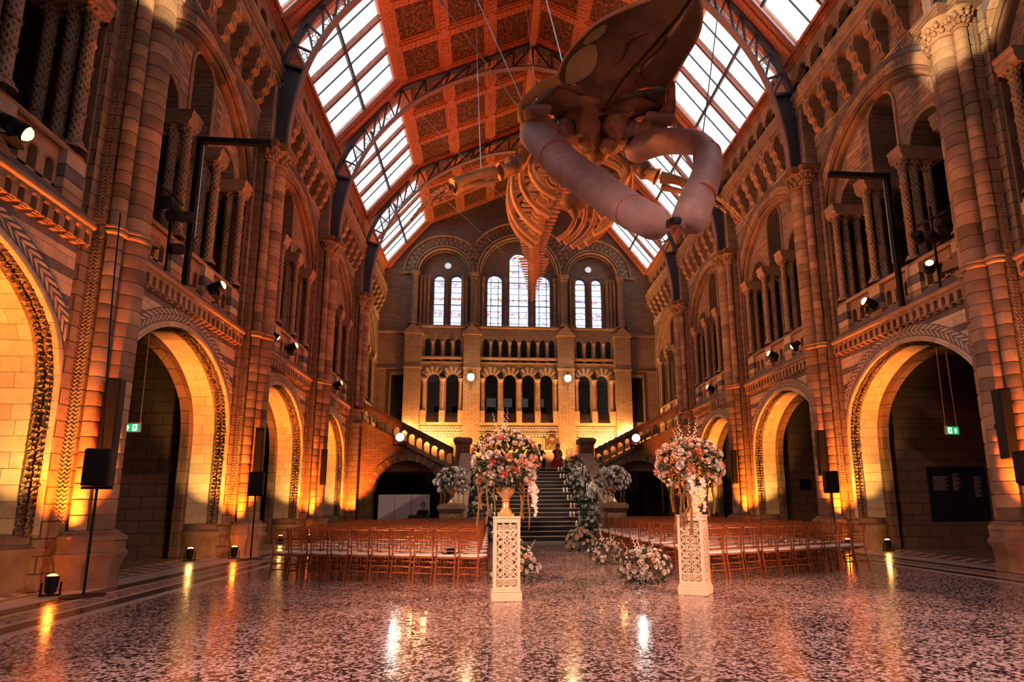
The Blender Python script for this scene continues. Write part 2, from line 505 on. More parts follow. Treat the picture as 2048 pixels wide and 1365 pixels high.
BAY = {}        # name -> mesh
def bay_meshes():
    # ---- ground storey core
    ts = breaks(-3.33, 3.33, *[q * hp(u, 0.06)[0] for u in lin(0.30, 1.0, 22) for q in (-1, 1)], -TJ - 0.06, TJ + 0.06)
    m = MB()
    strips(m, ts, lambda t: 0 if abs(t) > TJ + 0.0599 else hp_z(t, 0.06), lambda t: 6.05, 0.03, 0.92, LOC)
    BAY['core'] = m.mesh('arch_wall', 'core')
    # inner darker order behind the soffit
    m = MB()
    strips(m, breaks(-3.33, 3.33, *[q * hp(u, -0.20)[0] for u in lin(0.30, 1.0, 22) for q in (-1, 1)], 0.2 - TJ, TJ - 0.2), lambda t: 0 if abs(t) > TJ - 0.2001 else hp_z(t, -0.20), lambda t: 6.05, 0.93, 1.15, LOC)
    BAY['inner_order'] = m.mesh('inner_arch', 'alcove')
    # base of the jamb: round bulging plinth
    for s in (-1, 1):
        m = MB()
        m.lathe([(0.62, 0), (0.62, 0.10), (0.58, 0.14), (0.58, 0.52), (0.66, 0.60), (0.66, 0.68), (0.52, 0.76), (0.52, 0.84), (0.46, 0.90), (0.2, 0.92)], 18,
                (0.50, s * 2.95, 0), caps=False, sy=0.75)
        BAY['jamb_base', s] = m.mesh('jamb_plinth', 'buffdark', 40)
    # ---- soffit stones (pale) per half
    for s in (-1, 1):
        L = []
        nr = 23
        for i in range(nr):
            sp = ((0.36, 0.915),) if i % 3 == 2 else (((0.36, 0.66), (0.67, 0.915)) if i % 2 else ((0.36, 0.56), (0.57, 0.915)))
            for x0, x1 in sp:
                L.append(hp_block((i + 0.014) / nr, (i + 0.986) / nr, 0.0, 0.12, x0, x1, s, 3).mesh('soffit_stone', 'pale'))
        BAY['soffit', s] = L
    # ---- carved leaf band on the soffit edge
    for s in (-1, 1):
        m = MB()
        rr = random.Random(5)
        for i in range(60):
            q = i / 60.0
            for xo in (0.10, 0.25):
                p_, p2_ = hp(q + 0.008, 0.04), hp(q + 0.008, -0.06)
                c = Vector((xo, s * p_[0], p_[1]))
                inn = Vector((0, s * (p2_[0] - p_[0]), p2_[1] - p_[1])).normalized()
                tan = Vector((0, -inn.z, inn.y))
                xx = Vector((1, 0, 0))
                d = 0.062 + rr.uniform(0, 0.02)
                for ang in (0.6, 2.2, 3.7, 5.3):
                    an = ang + rr.uniform(-0.4, 0.4)
                    u = tan * cos(an) + xx * sin(an)
                    w = tan * -sin(an) + xx * cos(an)
                    p0 = c + inn * 0.02
                    p1 = c + u * d * 0.55 + w * d * 0.38 + inn * 0.055
                    p2 = c + u * d * 1.15 + inn * (0.03 + rr.uniform(0, 0.05))
                    p3 = c + u * d * 0.55 - w * d * 0.38 + inn * 0.055
                    m.add([p0, p1, p2, p3, c - inn * 0.05], [(0, 1, 2, 3), (4, 1, 0), (4, 2, 1), (4, 3, 2), (4, 0, 3)])
        # backing hollow
        m.cur = 1
        prof = [hp(u, 0.09) for u in lin(0, 1, 24)]
        for (t0, z0), (t1, z1) in zip(prof[:-1], prof[1:]):
            m.add([(0.03, s * t0, z0), (0.36, s * t0, z0), (0.36, s * t1, z1), (0.03, s * t1, z1)], [(0, 1, 2, 3)])
        BAY['leaf', s] = m.mesh('leaf_carving', ['leaf', 'joint'])
    # ---- flat moulded ring round the arch, in stones
    L = []
    for s in (-1, 1):
        for j in range(14):
            u0, u1 = (j + 0.008) / 14, (j + 0.992) / 14
            m = hp_block(u0, u1, 0.0, 0.055, -0.045, 0.05, s, 4)
            p = hp_block(u0, u1, 0.055, 0.13, -0.028, 0.05, s, 4)
            m.add(p.v, p.f)
            L.append(m.mesh('ring_stone', 'cream'))
    BAY['ring'] = L
    # ---- slate band with chevron inlay
    Ab = radians(22)
    BAY['band'] = ring_block(RA + 0.13, RA + 0.45, Ab, pi - Ab, -0.012, 0.03, ZC, 40).mesh('slate_band', 'slate')
    L = []
    n = 44
    for row in (0, 1):
        r0, r1 = (RA + 0.16, RA + 0.275) if row == 0 else (RA + 0.30, RA + 0.42)
        for j in range(n):
            a = Ab + (pi - 2 * Ab) * (j + 0.25) / n
            w = (pi - 2 * Ab) / n * 0.48
            sk = 0.030 if row == 0 else -0.030
            if a > pi / 2: sk = -sk
            p = []
            for (r, d) in ((r0, -sk), (r1, sk)):
                p.append((r, a + d))
            poly = [(p[0][0] * cos(p[0][1]), ZC + p[0][0] * sin(p[0][1])), (p[1][0] * cos(p[1][1]), ZC + p[1][0] * sin(p[1][1])),
                    (p[1][0] * cos(p[1][1] + w), ZC + p[1][0] * sin(p[1][1] + w)), (p[0][0] * cos(p[0][1] + w), ZC + p[0][0] * sin(p[0][1] + w))]
            L.append(MB().prism(poly, lambda a, b, d: (d, a, b), -0.02, 0.0))
    BAY['inlay'] = [m.mesh('chevron_inlay', 'cream') for m in L]
    j = MB()
    for m in L: j.add(m.v, m.f)
    BAY['inlay_joined'] = j.mesh('chevron_inlay', 'cream')
    # ---- spandrel blocks, cream and slate courses
    L = []
    zz, z = [], 4.50
    while z < 5.96:
        for h, c in ((0.20, 'cream'), (0.12, 'cream'), (0.17, 'slate')):
            zz.append((z, min(z + h, 5.97), c)); z += h
    rr = random.Random(3)
    for z0, z1, c in zz:
        if z0 > 5.95: continue
        zm = z1 - ZC
        ti = sqrt(max(0.04, (RA + 0.46) ** 2 - zm * zm))
        for s in (-1, 1):
            t0 = ti
            while t0 < 2.74:
                t1 = min(2.76, t0 + rr.uniform(0.42, 0.62))
                if 2.76 - t1 < 0.15: t1 = 2.76
                y = sorted((s * t0, s * t1))
                L.append(MB().box((0.0, y[0] + 0.004, z0 + 0.004), (0.04, y[1] - 0.004, z1 - 0.004)).mesh('spandrel_block', c))
                t0 = t1
    BAY['spandrel'] = L
    # ---- corbel table
    hw, pt = 0.062, 0.125
    m = MB()
    zb, zt, zs = 5.97, 6.30, 6.17
    for r, x in ((0, -0.16),):
        a = arcpts(0, zs, hw, 0, pi, 6)
        m.prism([(-pt, zb + 0.05), (-hw, zb + 0.05), (-hw, zs), (-hw, zt), (-pt, zt)], lambda a, b, d: (d, a, b), x, 0.02)
        m.prism([(hw, zb + 0.05), (pt, zb + 0.05), (pt, zt), (hw, zt), (hw, zs)], lambda a, b, d: (d, a, b), x, 0.02)
        for (t0, z0), (t1, z1) in zip(a[:-1], a[1:]):
            m.prism([(t1, z1), (t0, z0), (t0, zt), (t1, zt)], lambda a, b, d: (d, a, b), x, 0.02, caps=True)
    for rr_ in (0.085, 0.105):
        m.tube([(-0.163, a, b) for a, b in arcpts(0, zs, rr_, 0, pi, 7)], 0.008, 4)
    for k in (-1, 1):                      # ribbed corbel feet between holes
        for q in range(3):
            m.box((-0.16 + 0.03 * q, k * (pt + hw) / 2 - 0.03, zb + 0.05 - 0.03 * (q + 1)), (0.02, k * (pt + hw) / 2 + 0.03, zb + 0.05 - 0.03 * q))
    m.box((-0.13, -hw - 0.01, zb + 0.02), (0.02, hw + 0.01, zb + 0.05))
    BAY['corbel'] = m.mesh('corbel_arch', 'buff')
    # cornice roll + slate weathering
    m = MB()
    prof = [(0.05, 6.30), (-0.17, 6.30), (-0.21, 6.33), (-0.21, 6.37), (-0.18, 6.40), (-0.20, 6.43), (0.05, 6.43)]
    m.prism(prof, lambda a, b, d: (a, d, b), -2.78, 2.78)
    BAY['cornice'] = m.mesh('cornice_moulding', 'buff', 30)
    m = MB()
    m.prism([(-0.19, 6.43), (0.16, 6.80), (0.16, 6.43)], lambda a, b, d: (a, d, b), -2.78, 2.78)
    BAY['weathering'] = m.mesh('slate_weathering', 'slate')
    # ---- gallery parapet: three panels with arched holes, solid blocks under the columns
    for nm, c0, c1 in (('c', -0.54, 0.54), ('l', -2.15, -1.02), ('r', 1.02, 2.15)):
        n = 3
        w = (c1 - c0) / n
        ts, hs = [c0, c1], []
        for i in range(n):
            c = c0 + w * (i + 0.5)
            hs.append(c)
            ts += lin(c - 0.10, c + 0.10, 8)
        def lo(t, hs=hs):
            for c in hs:
                if abs(t - c) < 0.10:
                    return 7.13 + sqrt(max(0, 0.01 - (t - c) ** 2))
            return 6.5
        m = strips(MB(), breaks(*ts), lo, lambda t: 7.50, 0.14, 0.30, LOC)
        m.box((0.14, c0, 6.5), (0.30, c1, 6.82))
        for c in hs:
            m.tube([(0.135, a, b) for a, b in arcpts(c, 7.13, 0.125, 0, pi, 8)], 0.014, 4)
        BAY['par_' + nm] = m.mesh('parapet_panel', 'buff')
    m = MB()
    m.prism([(0.06, 7.50), (0.04, 7.54), (0.06, 7.60), (0.10, 7.64), (0.34, 7.64), (0.34, 7.50)], lambda a, b, d: (a, d, b), -2.6, 2.6)
    BAY['par_rail'] = m.mesh('parapet_rail', 'buff', 30)
    BL = []
    for c in (-2.37, -0.78, 0.78, 2.37):
        h = 0.24
        for z0, z1, cc in ((6.5, 6.78, 'slate'), (6.79, 6.98, 'cream'), (6.99, 7.22, 'slate'), (7.23, 7.50, 'cream')):
            BL.append(MB().bbox((0.0, c - h, z0), (1.05, c + h, z1), 0.01).mesh('plinth_block', cc if z0 > 6.6 else 'buff'))
    BAY['plinths'] = BL
    # ---- colonnette with annulets, base and capital
    def colonnette(r):
        z0, z1 = 7.64, 10.50
        pr = [(r * 1.9, z0), (r * 1.9, z0 + 0.05), (r * 1.6, z0 + 0.09), (r * 1.35, z0 + 0.10), (r * 1.45, z0 + 0.14), (r * 1.15, z0 + 0.18), (r, z0 + 0.20)]
        for i in range(1, 5):
            z = z0 + 0.2 + (z1 - 0.45 - z0) * i / 5
            pr += [(r, z), (r * 1.22, z + 0.015), (r * 1.1, z + 0.03), (r * 1.22, z + 0.045), (r, z + 0.06)]
        pr += [(r, z1 - 0.30), (r * 1.25, z1 - 0.28), (r * 1.05, z1 - 0.25), (r * 1.2, z1 - 0.12), (r * 1.9, z1)]
        m = MB().lathe(pr, 12, caps=False)
        for i in range(8):
            a = 2 * pi * i / 8
            m.ball((cos(a) * r * 1.55, sin(a) * r * 1.55, z1 - 0.09), 0.035, 5, 3)
        return m.mesh('colonnette', 'carved', 50)
    BAY['colonnette'] = colonnette(0.105)
    m = MB()
    m.prism([(-0.04, 10.50), (-0.04, 10.56), (-0.09, 10.64), (-0.09, 10.76), (-0.12, 10.80), (-0.12, 10.87), (1.12, 10.87), (1.12, 10.5)],
            lambda a, b, d: (a, d, b), -0.25, 0.25)
    BAY['abacus'] = m.mesh('abacus', 'buff')
    # ---- tympanum with three lancets (deep reveals)
    ts = breaks(-2.62, 2.62, *lin(-0.54, 0.54, 12), *lin(-2.2, -1.0, 12), *lin(1.0, 2.2, 12), *lin(-2.62, 2.62, 20))
    def lo(t):
        a = abs(t)
        if a < 0.54: return 12.55 + sqrt(max(0, 0.54 ** 2 - t * t))
        if 1.0 < a < 2.2: return 10.87 + sqrt(max(0, 0.36 - (a - 1.6) ** 2))
        return 10.87
    m = strips(MB(), ts, lo, lambda t: ZU + sqrt(RU * RU - t * t) + 0.05, 0.28, 1.20, LOC)
    BAY['tympanum'] = m.mesh('tympanum', 'brick')
    # bricks of the tympanum
    L = []
    z, row = 10.90, 0
    rr = random.Random(8)
    while z < 13.1:
        y = -2.7 + (0.21 if row % 2 else 0)
        while y < 2.7:
            w = 0.42
            a0, a1 = y + 0.005, y + w - 0.005
            ok = True
            for tt in (a0, (a0 + a1) / 2, a1):
                for q in (z, z + 0.135):
                    if hypot(tt, q - ZU) > RU - 0.03 or abs(tt) > 2.6: ok = False
                    a = abs(tt)
                    if a < 0.66 and q < 12.55: ok = False
                    if hypot(tt, q - 12.55) < 0.66: ok = False
                    if hypot(a - 1.6, q - 10.87) < 0.72: ok = False
            if ok: L.append(MB().box((0.262, a0, z + 0.004), (0.285, a1, z + 0.131)))
            y += w
        z += 0.139; row += 1
    BAY['tbrick'] = [m.mesh('brick', 'buff') for m in L]
    j = MB()
    for m in L: j.add(m.v, m.f)
    BAY['tbrick_joined'] = j.mesh('brick', 'buff')
    # lancet surrounds
    m = MB()
    for c, r, zs, zb in ((0, 0.58, 12.55, 10.87), (-1.6, 0.64, 10.87, 10.87), (1.6, 0.64, 10.87, 10.87)):
        p = [(0.26, c + r, zb)] if zb < zs else []
        p += [(0.26, c + a, b) for a, b in arcpts(0, zs, r, 0, pi, 14)]
        if zb < zs: p.append((0.26, c - r, zb))
        m.tube(p, 0.045, 6)
    BAY['lancet_roll'] = m.mesh('lancet_moulding', 'buff', 50)
    # ---- big gallery arch: splayed jamb, red roll, carved archivolt, hood
    m = MB()
    for s in (-1, 1):
        y = sorted((s * 2.62, s * 2.80))
        m.box((0.02, y[0], 6.5), (0.40, y[1], ZU))
    a = arcpts(0, ZU, 2.70, 0.0, pi, 28)
    for (r0, x0), (r1, x1) in (((2.66, 0.30), (2.70, 0.14)), ((2.70, 0.14), (2.86, 0.10)), ((2.86, 0.10), (2.90, 0.0))):
        p0, p1 = arcpts(0, ZU, r0, 0, pi, 28), arcpts(0, ZU, r1, 0, pi, 28)
        for i in range(28):
            m.add([(x0, *p0[i]), (x0, *p0[i + 1]), (x1, *p1[i + 1]), (x1, *p1[i])], [(3, 2, 1, 0)])
    for r, x, q in ((2.76, 0.14, 0.055), (2.88, 0.06, 0.045)):
        m.tube([(x, *p) for p in arcpts(0, ZU, r, 0, pi, 32)], q, 6)
    BAY['arch_rolls'] = m.mesh('arch_moulding', 'buffdark', 50)
    L = []
    for j in range(26):
        a, b = pi * j / 26, pi * (j + 1) / 26
        mm = ring_block(2.92, 3.22, a + 0.0015, b - 0.0015, -0.005, 0.06, ZU, 2)
        am = (a + b) / 2
        for k in (-1, 1):
            c = (3.07 * cos(am + 0.03 * k), ZU + 3.07 * sin(am + 0.03 * k))
            mm.ball((-0.012, c[0], c[1]), 0.05, 5, 3, 0.5, 1, 1)
        L.append(mm.mesh('archivolt_stone', 'buff'))
    BAY['archivolt'] = L
    m = MB().tube([(-0.02, *p) for p in arcpts(0, ZU, 3.28, 0.0, pi, 36)], 0.07, 6)
    m.tube([(-0.05, *p) for p in arcpts(0, ZU, 3.33, 0.0, pi, 36)], 0.035, 5)
    BAY['hood'] = m.mesh('hood_moulding', 'slate', 50)
    # spandrel wall above the arch up to the frieze
    ts = breaks(-3.33, 3.33, *lin(-3.2, 3.2, 30))
    m = strips(MB(), ts, lambda t: 6.4 if abs(t) > 3.2 else max(6.4, ZU + sqrt(max(0, 3.2 ** 2 - t * t))), lambda t: 15.3, 0.02, 0.30, LOC)
    BAY['upper_spandrel'] = m.mesh('upper_spandrel', 'brick')
    # diamond frieze
    m = MB()
    m.box((-0.03, -3.33, 13.66), (0.03, 3.33, 13.72))
    m.box((-0.02, -3.33, 13.40), (0.03, 3.33, 13.43))
    for i in range(-31, 32):
        for r in range(2):
            c = (i * 0.105 + 0.052 * r, 13.49 + 0.10 * r)
            if hypot(c[0], c[1] - ZU) < 3.38: continue
            m.prism([(c[0] - 0.038, c[1]), (c[0], c[1] - 0.045), (c[0] + 0.038, c[1]), (c[0], c[1] + 0.045)], lambda a, b, d: (d, a, b), -0.015, 0.02)
    BAY['diamond'] = m.mesh('diamond_frieze', 'cream')
    # ---- machicolated bracket (stepped, round-ended) and the arch over it
    m = MB()
    hw = 0.15
    def nose(x, z0, z1):                   # side profile of one step, chamfered underneath
        return [(0.02, z0), (-x + 0.10, z0), (-x + 0.03, z0 + 0.05), (-x, z0 + 0.12), (-x, z1 - 0.03), (-x + 0.02, z1), (0.02, z1)]
    for x, z0, z1, w in ((0.20, 13.72, 14.04, 0.12), (0.35, 14.06, 14.38, 0.15), (0.47, 14.40, 14.74, 0.18)):
        m.prism(nose(x, z0, z1), lambda a, b, d: (a, d, b), -w, w)
        m.prism([(-w * 0.62, z0 + 0.09), (w * 0.62, z0 + 0.09), (w * 0.45, z1 - 0.05), (-w * 0.45, z1 - 0.05)], lambda a, b, d: (d, a, b), -x - 0.035, -x + 0.02)
        m.box((-x - 0.02, -w - 0.02, z1 - 0.03), (0.02, w + 0.02, z1))
    BAY['bracket'] = m.mesh('bracket', 'buff')
    P = 0.8325
    m = MB()
    for r, x, zt in ((0.225, -0.44, 15.12),):
        a = arcpts(0, 14.74, r, 0, pi, 8)
        for (t0, z0), (t1, z1) in zip(a[:-1], a[1:]):
            m.prism([(t1, z1), (t0, z0), (t0, zt), (t1, zt)], lambda a, b, d: (d, a, b), x, 0.02)
        for s in (-1, 1):
            y = sorted((s * r, s * P / 2))
            m.box((x, y[0], 14.74), (0.02, y[1], zt))
    for rr_ in (0.25, 0.30):
        m.tube([(-0.445, a, b) for a, b in arcpts(0, 14.74, rr_, 0, pi, 10)], 0.018, 5)
    m.ball((-0.47, P / 2, 14.98), 0.07, 7, 4, 0.5)
    BAY['mach_arch'] = m.mesh('corbel_table_arch', 'buff', 35)
    m = MB()
    m.prism([(0.02, 15.12), (-0.48, 15.12), (-0.50, 15.20), (-0.46, 15.24), (-0.46, 15.34), (-0.52, 15.40), (-0.54, 15.50), (-0.50, 15.56), (0.02, 15.56)],
            lambda a, b, d: (a, d, b), -3.33, 3.33)
    BAY['top_cornice'] = m.mesh('top_cornice', 'buff', 30)
    BAY['lead'] = MB().box((-0.53, -2.85, 15.56), (-0.40, 2.85, 15.60)).mesh('cornice_capping', 'pale')
    # ---- clerestory arcade
    n = 8
    ts, hs = [-3.33, 3.33], []
    for i in range(n):
        c = -3.33 + P * (i + 0.5); hs.append(c); ts += lin(c - 0.26, c + 0.26, 10)
    def lo(t):
        for c in hs:
            if abs(t - c) < 0.26: return 16.34 + sqrt(max(0, 0.26 ** 2 - (t - c) ** 2))
        return 16.34
    m = strips(MB(), breaks(*ts), lo, lambda t: 16.95, -0.22, 0.05, LOC)
    for c in hs:
        m.tube([(-0.22, a, b) for a, b in arcpts(c, 16.34, 0.29, 0, pi, 10)], 0.02, 5)
    BAY['clerestory'] = m.mesh('clerestory_arcade', 'buff')
    m = MB()
    for x in (-0.15, 0.02):
        m.lathe([(0.085, 15.60), (0.085, 15.66), (0.055, 15.70), (0.05, 15.72), (0.05, 16.14), (0.07, 16.16), (0.055, 16.19), (0.10, 16.27)], 8, (x, 0, 0), caps=False)
    m.box((-0.24, -0.14, 16.27), (0.10, 0.14, 16.34))
    BAY['cler_col'] = m.mesh('twin_colonnette', 'buff', 40)
    m = MB()
    m.prism([(0.3, 16.95), (-0.26, 16.95), (-0.30, 17.0), (-0.42, 17.03), (-0.46, 17.10), (-0.30, 17.20), (0.3, 17.2)], lambda a, b, d: (a, d, b), -3.33, 3.33)
    BAY['plate'] = m.mesh('timber_wall_plate', 'wood', 30)
bay_meshes()

KB = (-1, 0, 1, 2, 3)
WALL = {}
for side, nm, rz in ((1, 'wall_right', 0.0), (-1, 'wall_left', pi)):
    w = O(nm, None, kind='structure', label='tall arcaded stone wall %s the hall with gallery above' % ('right of' if side > 0 else 'left of'), loc=(0, 0, 0))
    WALL[side] = w
    far = side                               # local sign of the half that is farther from the camera
    for k in range(-4, 4):
        T = dict(parent=w, loc=(side * XW, BY(k), 0), rz=rz)
        def put(name, key):
            return O(name, BAY[key], **T)
        core = put('arch_wall', 'core')
        up = put('upper_spandrel', 'upper_spandrel')
        put('tympanum', 'tympanum'); put('timber_wall_plate', 'plate'); put('top_cornice', 'top_cornice')
        put('slate_weathering', 'weathering'); put('cornice_moulding', 'cornice'); put('clerestory_arcade', 'clerestory')
        if k not in KB: continue
        sub = lambda name, me, kind=None, par=core, **q: O(name, me, parent=par, kind=kind, **q)
        sub('inner_arch', BAY['inner_order'])
        for s in (-1, 1):
            sub('jamb_plinth', BAY['jamb_base', s])
            sub('leaf_carving', BAY['leaf', s], 'stuff')
            st = BAY['soffit', s]
            if s == far:
                for me in st: sub('soffit_stone', me)
            else:
                for me in st[::4]: sub('soffit_stone', me)
        for me in BAY['ring']: sub('ring_stone', me)
        sub('slate_band', BAY['band'])
        if k < 2:
            for me in BAY['inlay']: sub('chevron_inlay', me)
        else:
            sub('chevron_inlay', BAY['inlay_joined'], 'stuff')
        for me in BAY['spandrel']: sub('spandrel_block', me)
        for i in range(22):
            sub('corbel_arch', BAY['corbel'], loc=(0, -2.625 + 0.25 * i, 0))
        tm = [c for c in w.children if c.name.startswith('tympanum')][-1]
        tmp = lambda name, me, kind=None, **q: O(name, me, parent=up, kind=kind, **q)
        if k in (0, 1):
            for me in BAY['tbrick']: tmp('brick', me)
        else:
            tmp('brick', BAY['tbrick_joined'], 'stuff')
        tmp('lancet_moulding', BAY['lancet_roll']); tmp('arch_moulding', BAY['arch_rolls']); tmp('hood_moulding', BAY['hood'])
        for me in BAY['archivolt']: tmp('archivolt_stone', me)
        tmp('diamond_frieze', BAY['diamond'], 'stuff')
        for q in 'clr': tmp('parapet_panel', BAY['par_' + q])
        tmp('parapet_rail', BAY['par_rail'])
        for me in BAY['plinths']: tmp('plinth_block', me)
        for c in (-2.37, -0.78, 0.78, 2.37):
            tmp('abacus', BAY['abacus'], loc=(0, c, 0))
            for x in (0.10, 0.42, 0.82):
                tmp('colonnette', BAY['colonnette'], loc=(x, c, 0))
        for i in range(7):
            tmp('bracket', BAY['bracket'], loc=(0, (i - 3) * 0.8325, 0))
        for i in range(8):
            tmp('corbel_table_arch', BAY['mach_arch'], loc=(0, -3.33 + 0.8325 * (i + 0.5), 0))
        for i in range(7):
            tmp('twin_colonnette', BAY['cler_col'], loc=(0, (i - 3) * 0.8325, 0))
        tmp('cornice_capping', BAY['lead'])
    # rooms behind: alcove cross walls, gallery floor, outer wall, roof slabs
    x = lambda a: side * (XW + a)
    def slab(name, a, b, z0, z1, y0, y1, mt):
        xs = sorted((x(a), x(b)))
        return O(name, MB().box((xs[0], y0, z0), (xs[1], y1, z1)).mesh(name, mt), parent=w)
    for k in range(-2, 4):
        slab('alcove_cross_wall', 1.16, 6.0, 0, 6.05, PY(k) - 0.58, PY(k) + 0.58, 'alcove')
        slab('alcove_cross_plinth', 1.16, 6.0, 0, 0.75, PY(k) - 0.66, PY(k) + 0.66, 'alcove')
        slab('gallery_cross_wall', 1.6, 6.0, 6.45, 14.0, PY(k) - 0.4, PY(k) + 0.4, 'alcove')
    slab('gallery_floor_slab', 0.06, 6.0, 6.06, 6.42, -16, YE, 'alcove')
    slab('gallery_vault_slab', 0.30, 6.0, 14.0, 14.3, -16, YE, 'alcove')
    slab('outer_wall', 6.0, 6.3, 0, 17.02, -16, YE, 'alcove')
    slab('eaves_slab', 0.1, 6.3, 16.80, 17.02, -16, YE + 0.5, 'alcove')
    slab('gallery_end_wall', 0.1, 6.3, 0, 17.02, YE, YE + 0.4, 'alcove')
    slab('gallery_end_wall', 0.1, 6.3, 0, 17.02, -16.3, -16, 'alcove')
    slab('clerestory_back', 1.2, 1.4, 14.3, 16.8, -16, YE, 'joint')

# ================================================================== clustered piers
def pier_meshes():
    D = {}
    a0, a1 = pi / 2 - 0.35, 3 * pi / 2 + 0.35
    def drum(r, h, n):
        return MB().lathe([(r - 0.022, 0.0), (r - 0.020, 0.005), (r - 0.002, 0.011), (r, 0.025), (r, h - 0.025), (r - 0.002, h - 0.011), (r - 0.020, h - 0.005), (r - 0.022, h)], n, a0=a0, a1=a1)
    zs = []
    for lo, hi, n in ((0.95, 6.27, 20), (6.47, 11.93, 20)):
        zs += [(lo + (hi - lo) * i / n, (hi - lo) / n) for i in range(n)]
    D['zs'] = zs
    hs = sorted(set(round(h, 4) for _, h in zs))
    for h in hs:
        for i, mt in enumerate(('buff', 'buffdark', 'buff')):
            D['drum', h, i] = drum(0.25, h, 14).mesh('shaft_drum', mt, 40)
            D['sdrum', h, i] = drum(0.14, h, 10).mesh('side_shaft_drum', mt, 40)
    def ped(k, w):
        pr = [(0.40, 0), (0.40, 0.06), (0.37, 0.14), (0.39, 0.30), (0.44, 0.46), (0.50, 0.54), (0.50, 0.58), (0.46, 0.60), (0.44, 0.63), (0.44, 0.76), (0.47, 0.79),
              (0.45, 0.86), (0.38, 0.89), (0.34, 0.895), (0.35, 0.925), (0.33, 0.945), (0.26, 0.95)]
        m = MB().lathe([(r * w / 0.924, z) for r, z in pr], 8, a0=pi / 8, a1=2 * pi + pi / 8)
        return m
    D['ped'] = ped(0, 0.92).mesh('pedestal', 'buffdark', 25)
    D['sped'] = ped(0, 0.58).mesh('side_pedestal', 'buffdark', 25)
    # annulet ring at gallery level following the three shafts
    def ring(r):
        return MB().lathe([(r, 6.27), (r + 0.05, 6.30), (r + 0.05, 6.34), (r + 0.02, 6.36), (r + 0.06, 6.39), (r + 0.06, 6.43), (r, 6.47)], 16, a0=a0, a1=a1)
    D['ring'] = ring(0.25).mesh('annulet_ring', 'buff', 40)
    D['sring'] = ring(0.14).mesh('side_annulet_ring', 'buff', 40)
    def cap(r):
        m = MB().lathe([(r, 11.93), (r + 0.035, 11.95), (r + 0.035, 11.99), (r, 12.01), (r + 0.01, 12.1), (r + 0.06, 12.26), (r + 0.15, 12.40)], 14, a0=a0, a1=a1)
        n = 8
        for row, (z, rr) in enumerate(((12.09, 0.03), (12.23, 0.09))):
            for i in range(n):
                a = a0 + (a1 - a0) * (i + 0.5 * row) / (n - 1)
                m.ball(((r + rr) * cos(a), (r + rr) * sin(a), z), 0.06, 6, 4, 1, 1, 1.3)
                m.ball(((r + rr + 0.05) * cos(a), (r + rr + 0.05) * sin(a), z + 0.06), 0.035, 5, 3)
        return m
    D['cap'] = cap(0.25).mesh('capital', 'buff', 50)
    D['scap'] = cap(0.14).mesh('side_capital', 'buff', 50)
    m = MB()
    for z0, z1, e in ((12.40, 12.46, 0.0), (12.46, 12.52, 0.03), (12.52, 12.62, 0.06)):
        m.box((-0.53 - 0.36 - e, -0.36 - e, z0), (0.02, 0.36 + e, z1))
        m.box((-0.42 - 0.22 - e, -0.60 - e, z0), (0.02, 0.60 + e, z1))
    D['abacus'] = m.mesh('abacus', 'buffdark')
    # square core with chamfer, zigzag strips
    m = MB()
    m.box((-0.45, -0.32, 0), (0.05, 0.32, 12.4))
    m.box((-0.31, -0.50, 0), (0.05, 0.50, 12.4))
    m.box((-0.09, -0.66, 0), (0.05, 0.66, 12.4))
    D['core'] = m.mesh('pier_core', 'core')
    m = MB()
    z, i = 0.98, 0
    while z < 12.2:
        if not 6.2 < z < 6.5:
            for s in (-1, 1):
                for q in (-1, 1, -2, 2):
                    c = -0.20 + (0.09 if abs(q) == 2 else 0.0) - 0.045
                    q = q // abs(q)
                    p = sorted(((c, z), (c + q * 0.044, z + 0.044)))
                    ya, yb = sorted((s * 0.498, s * 0.511))
                    m.prism([(p[0][0], p[0][1]), (p[1][0], p[1][1]), (p[1][0], p[1][1] + 0.026), (p[0][0], p[0][1] + 0.026)], lambda a, b, d: (a, d, b), ya, yb)
        z += 0.072
    D['zigzag'] = m.mesh('zigzag_carving', 'buff')
    m = MB()
    m.box((-0.40, -0.42, 12.62), (0.05, 0.42, 15.15))
    D['block'] = m.mesh('pier_head', 'brick')
    m = MB()
    m.box((-0.64, -0.40, 0), (0.05, 0.40, 6.25)); m.box((-0.70, -0.46, 6.17), (0.05, 0.46, 6.27)); m.box((-0.68, -0.44, 5.5), (0.05, 0.44, 5.6)); m.box((-0.70, -0.46, 0), (0.05, 0.46, 0.5))
    D['square'] = m.mesh('square_base', 'core')
    return D
PD = pier_meshes()
ORD = ['first', 'second', 'third', 'fourth']
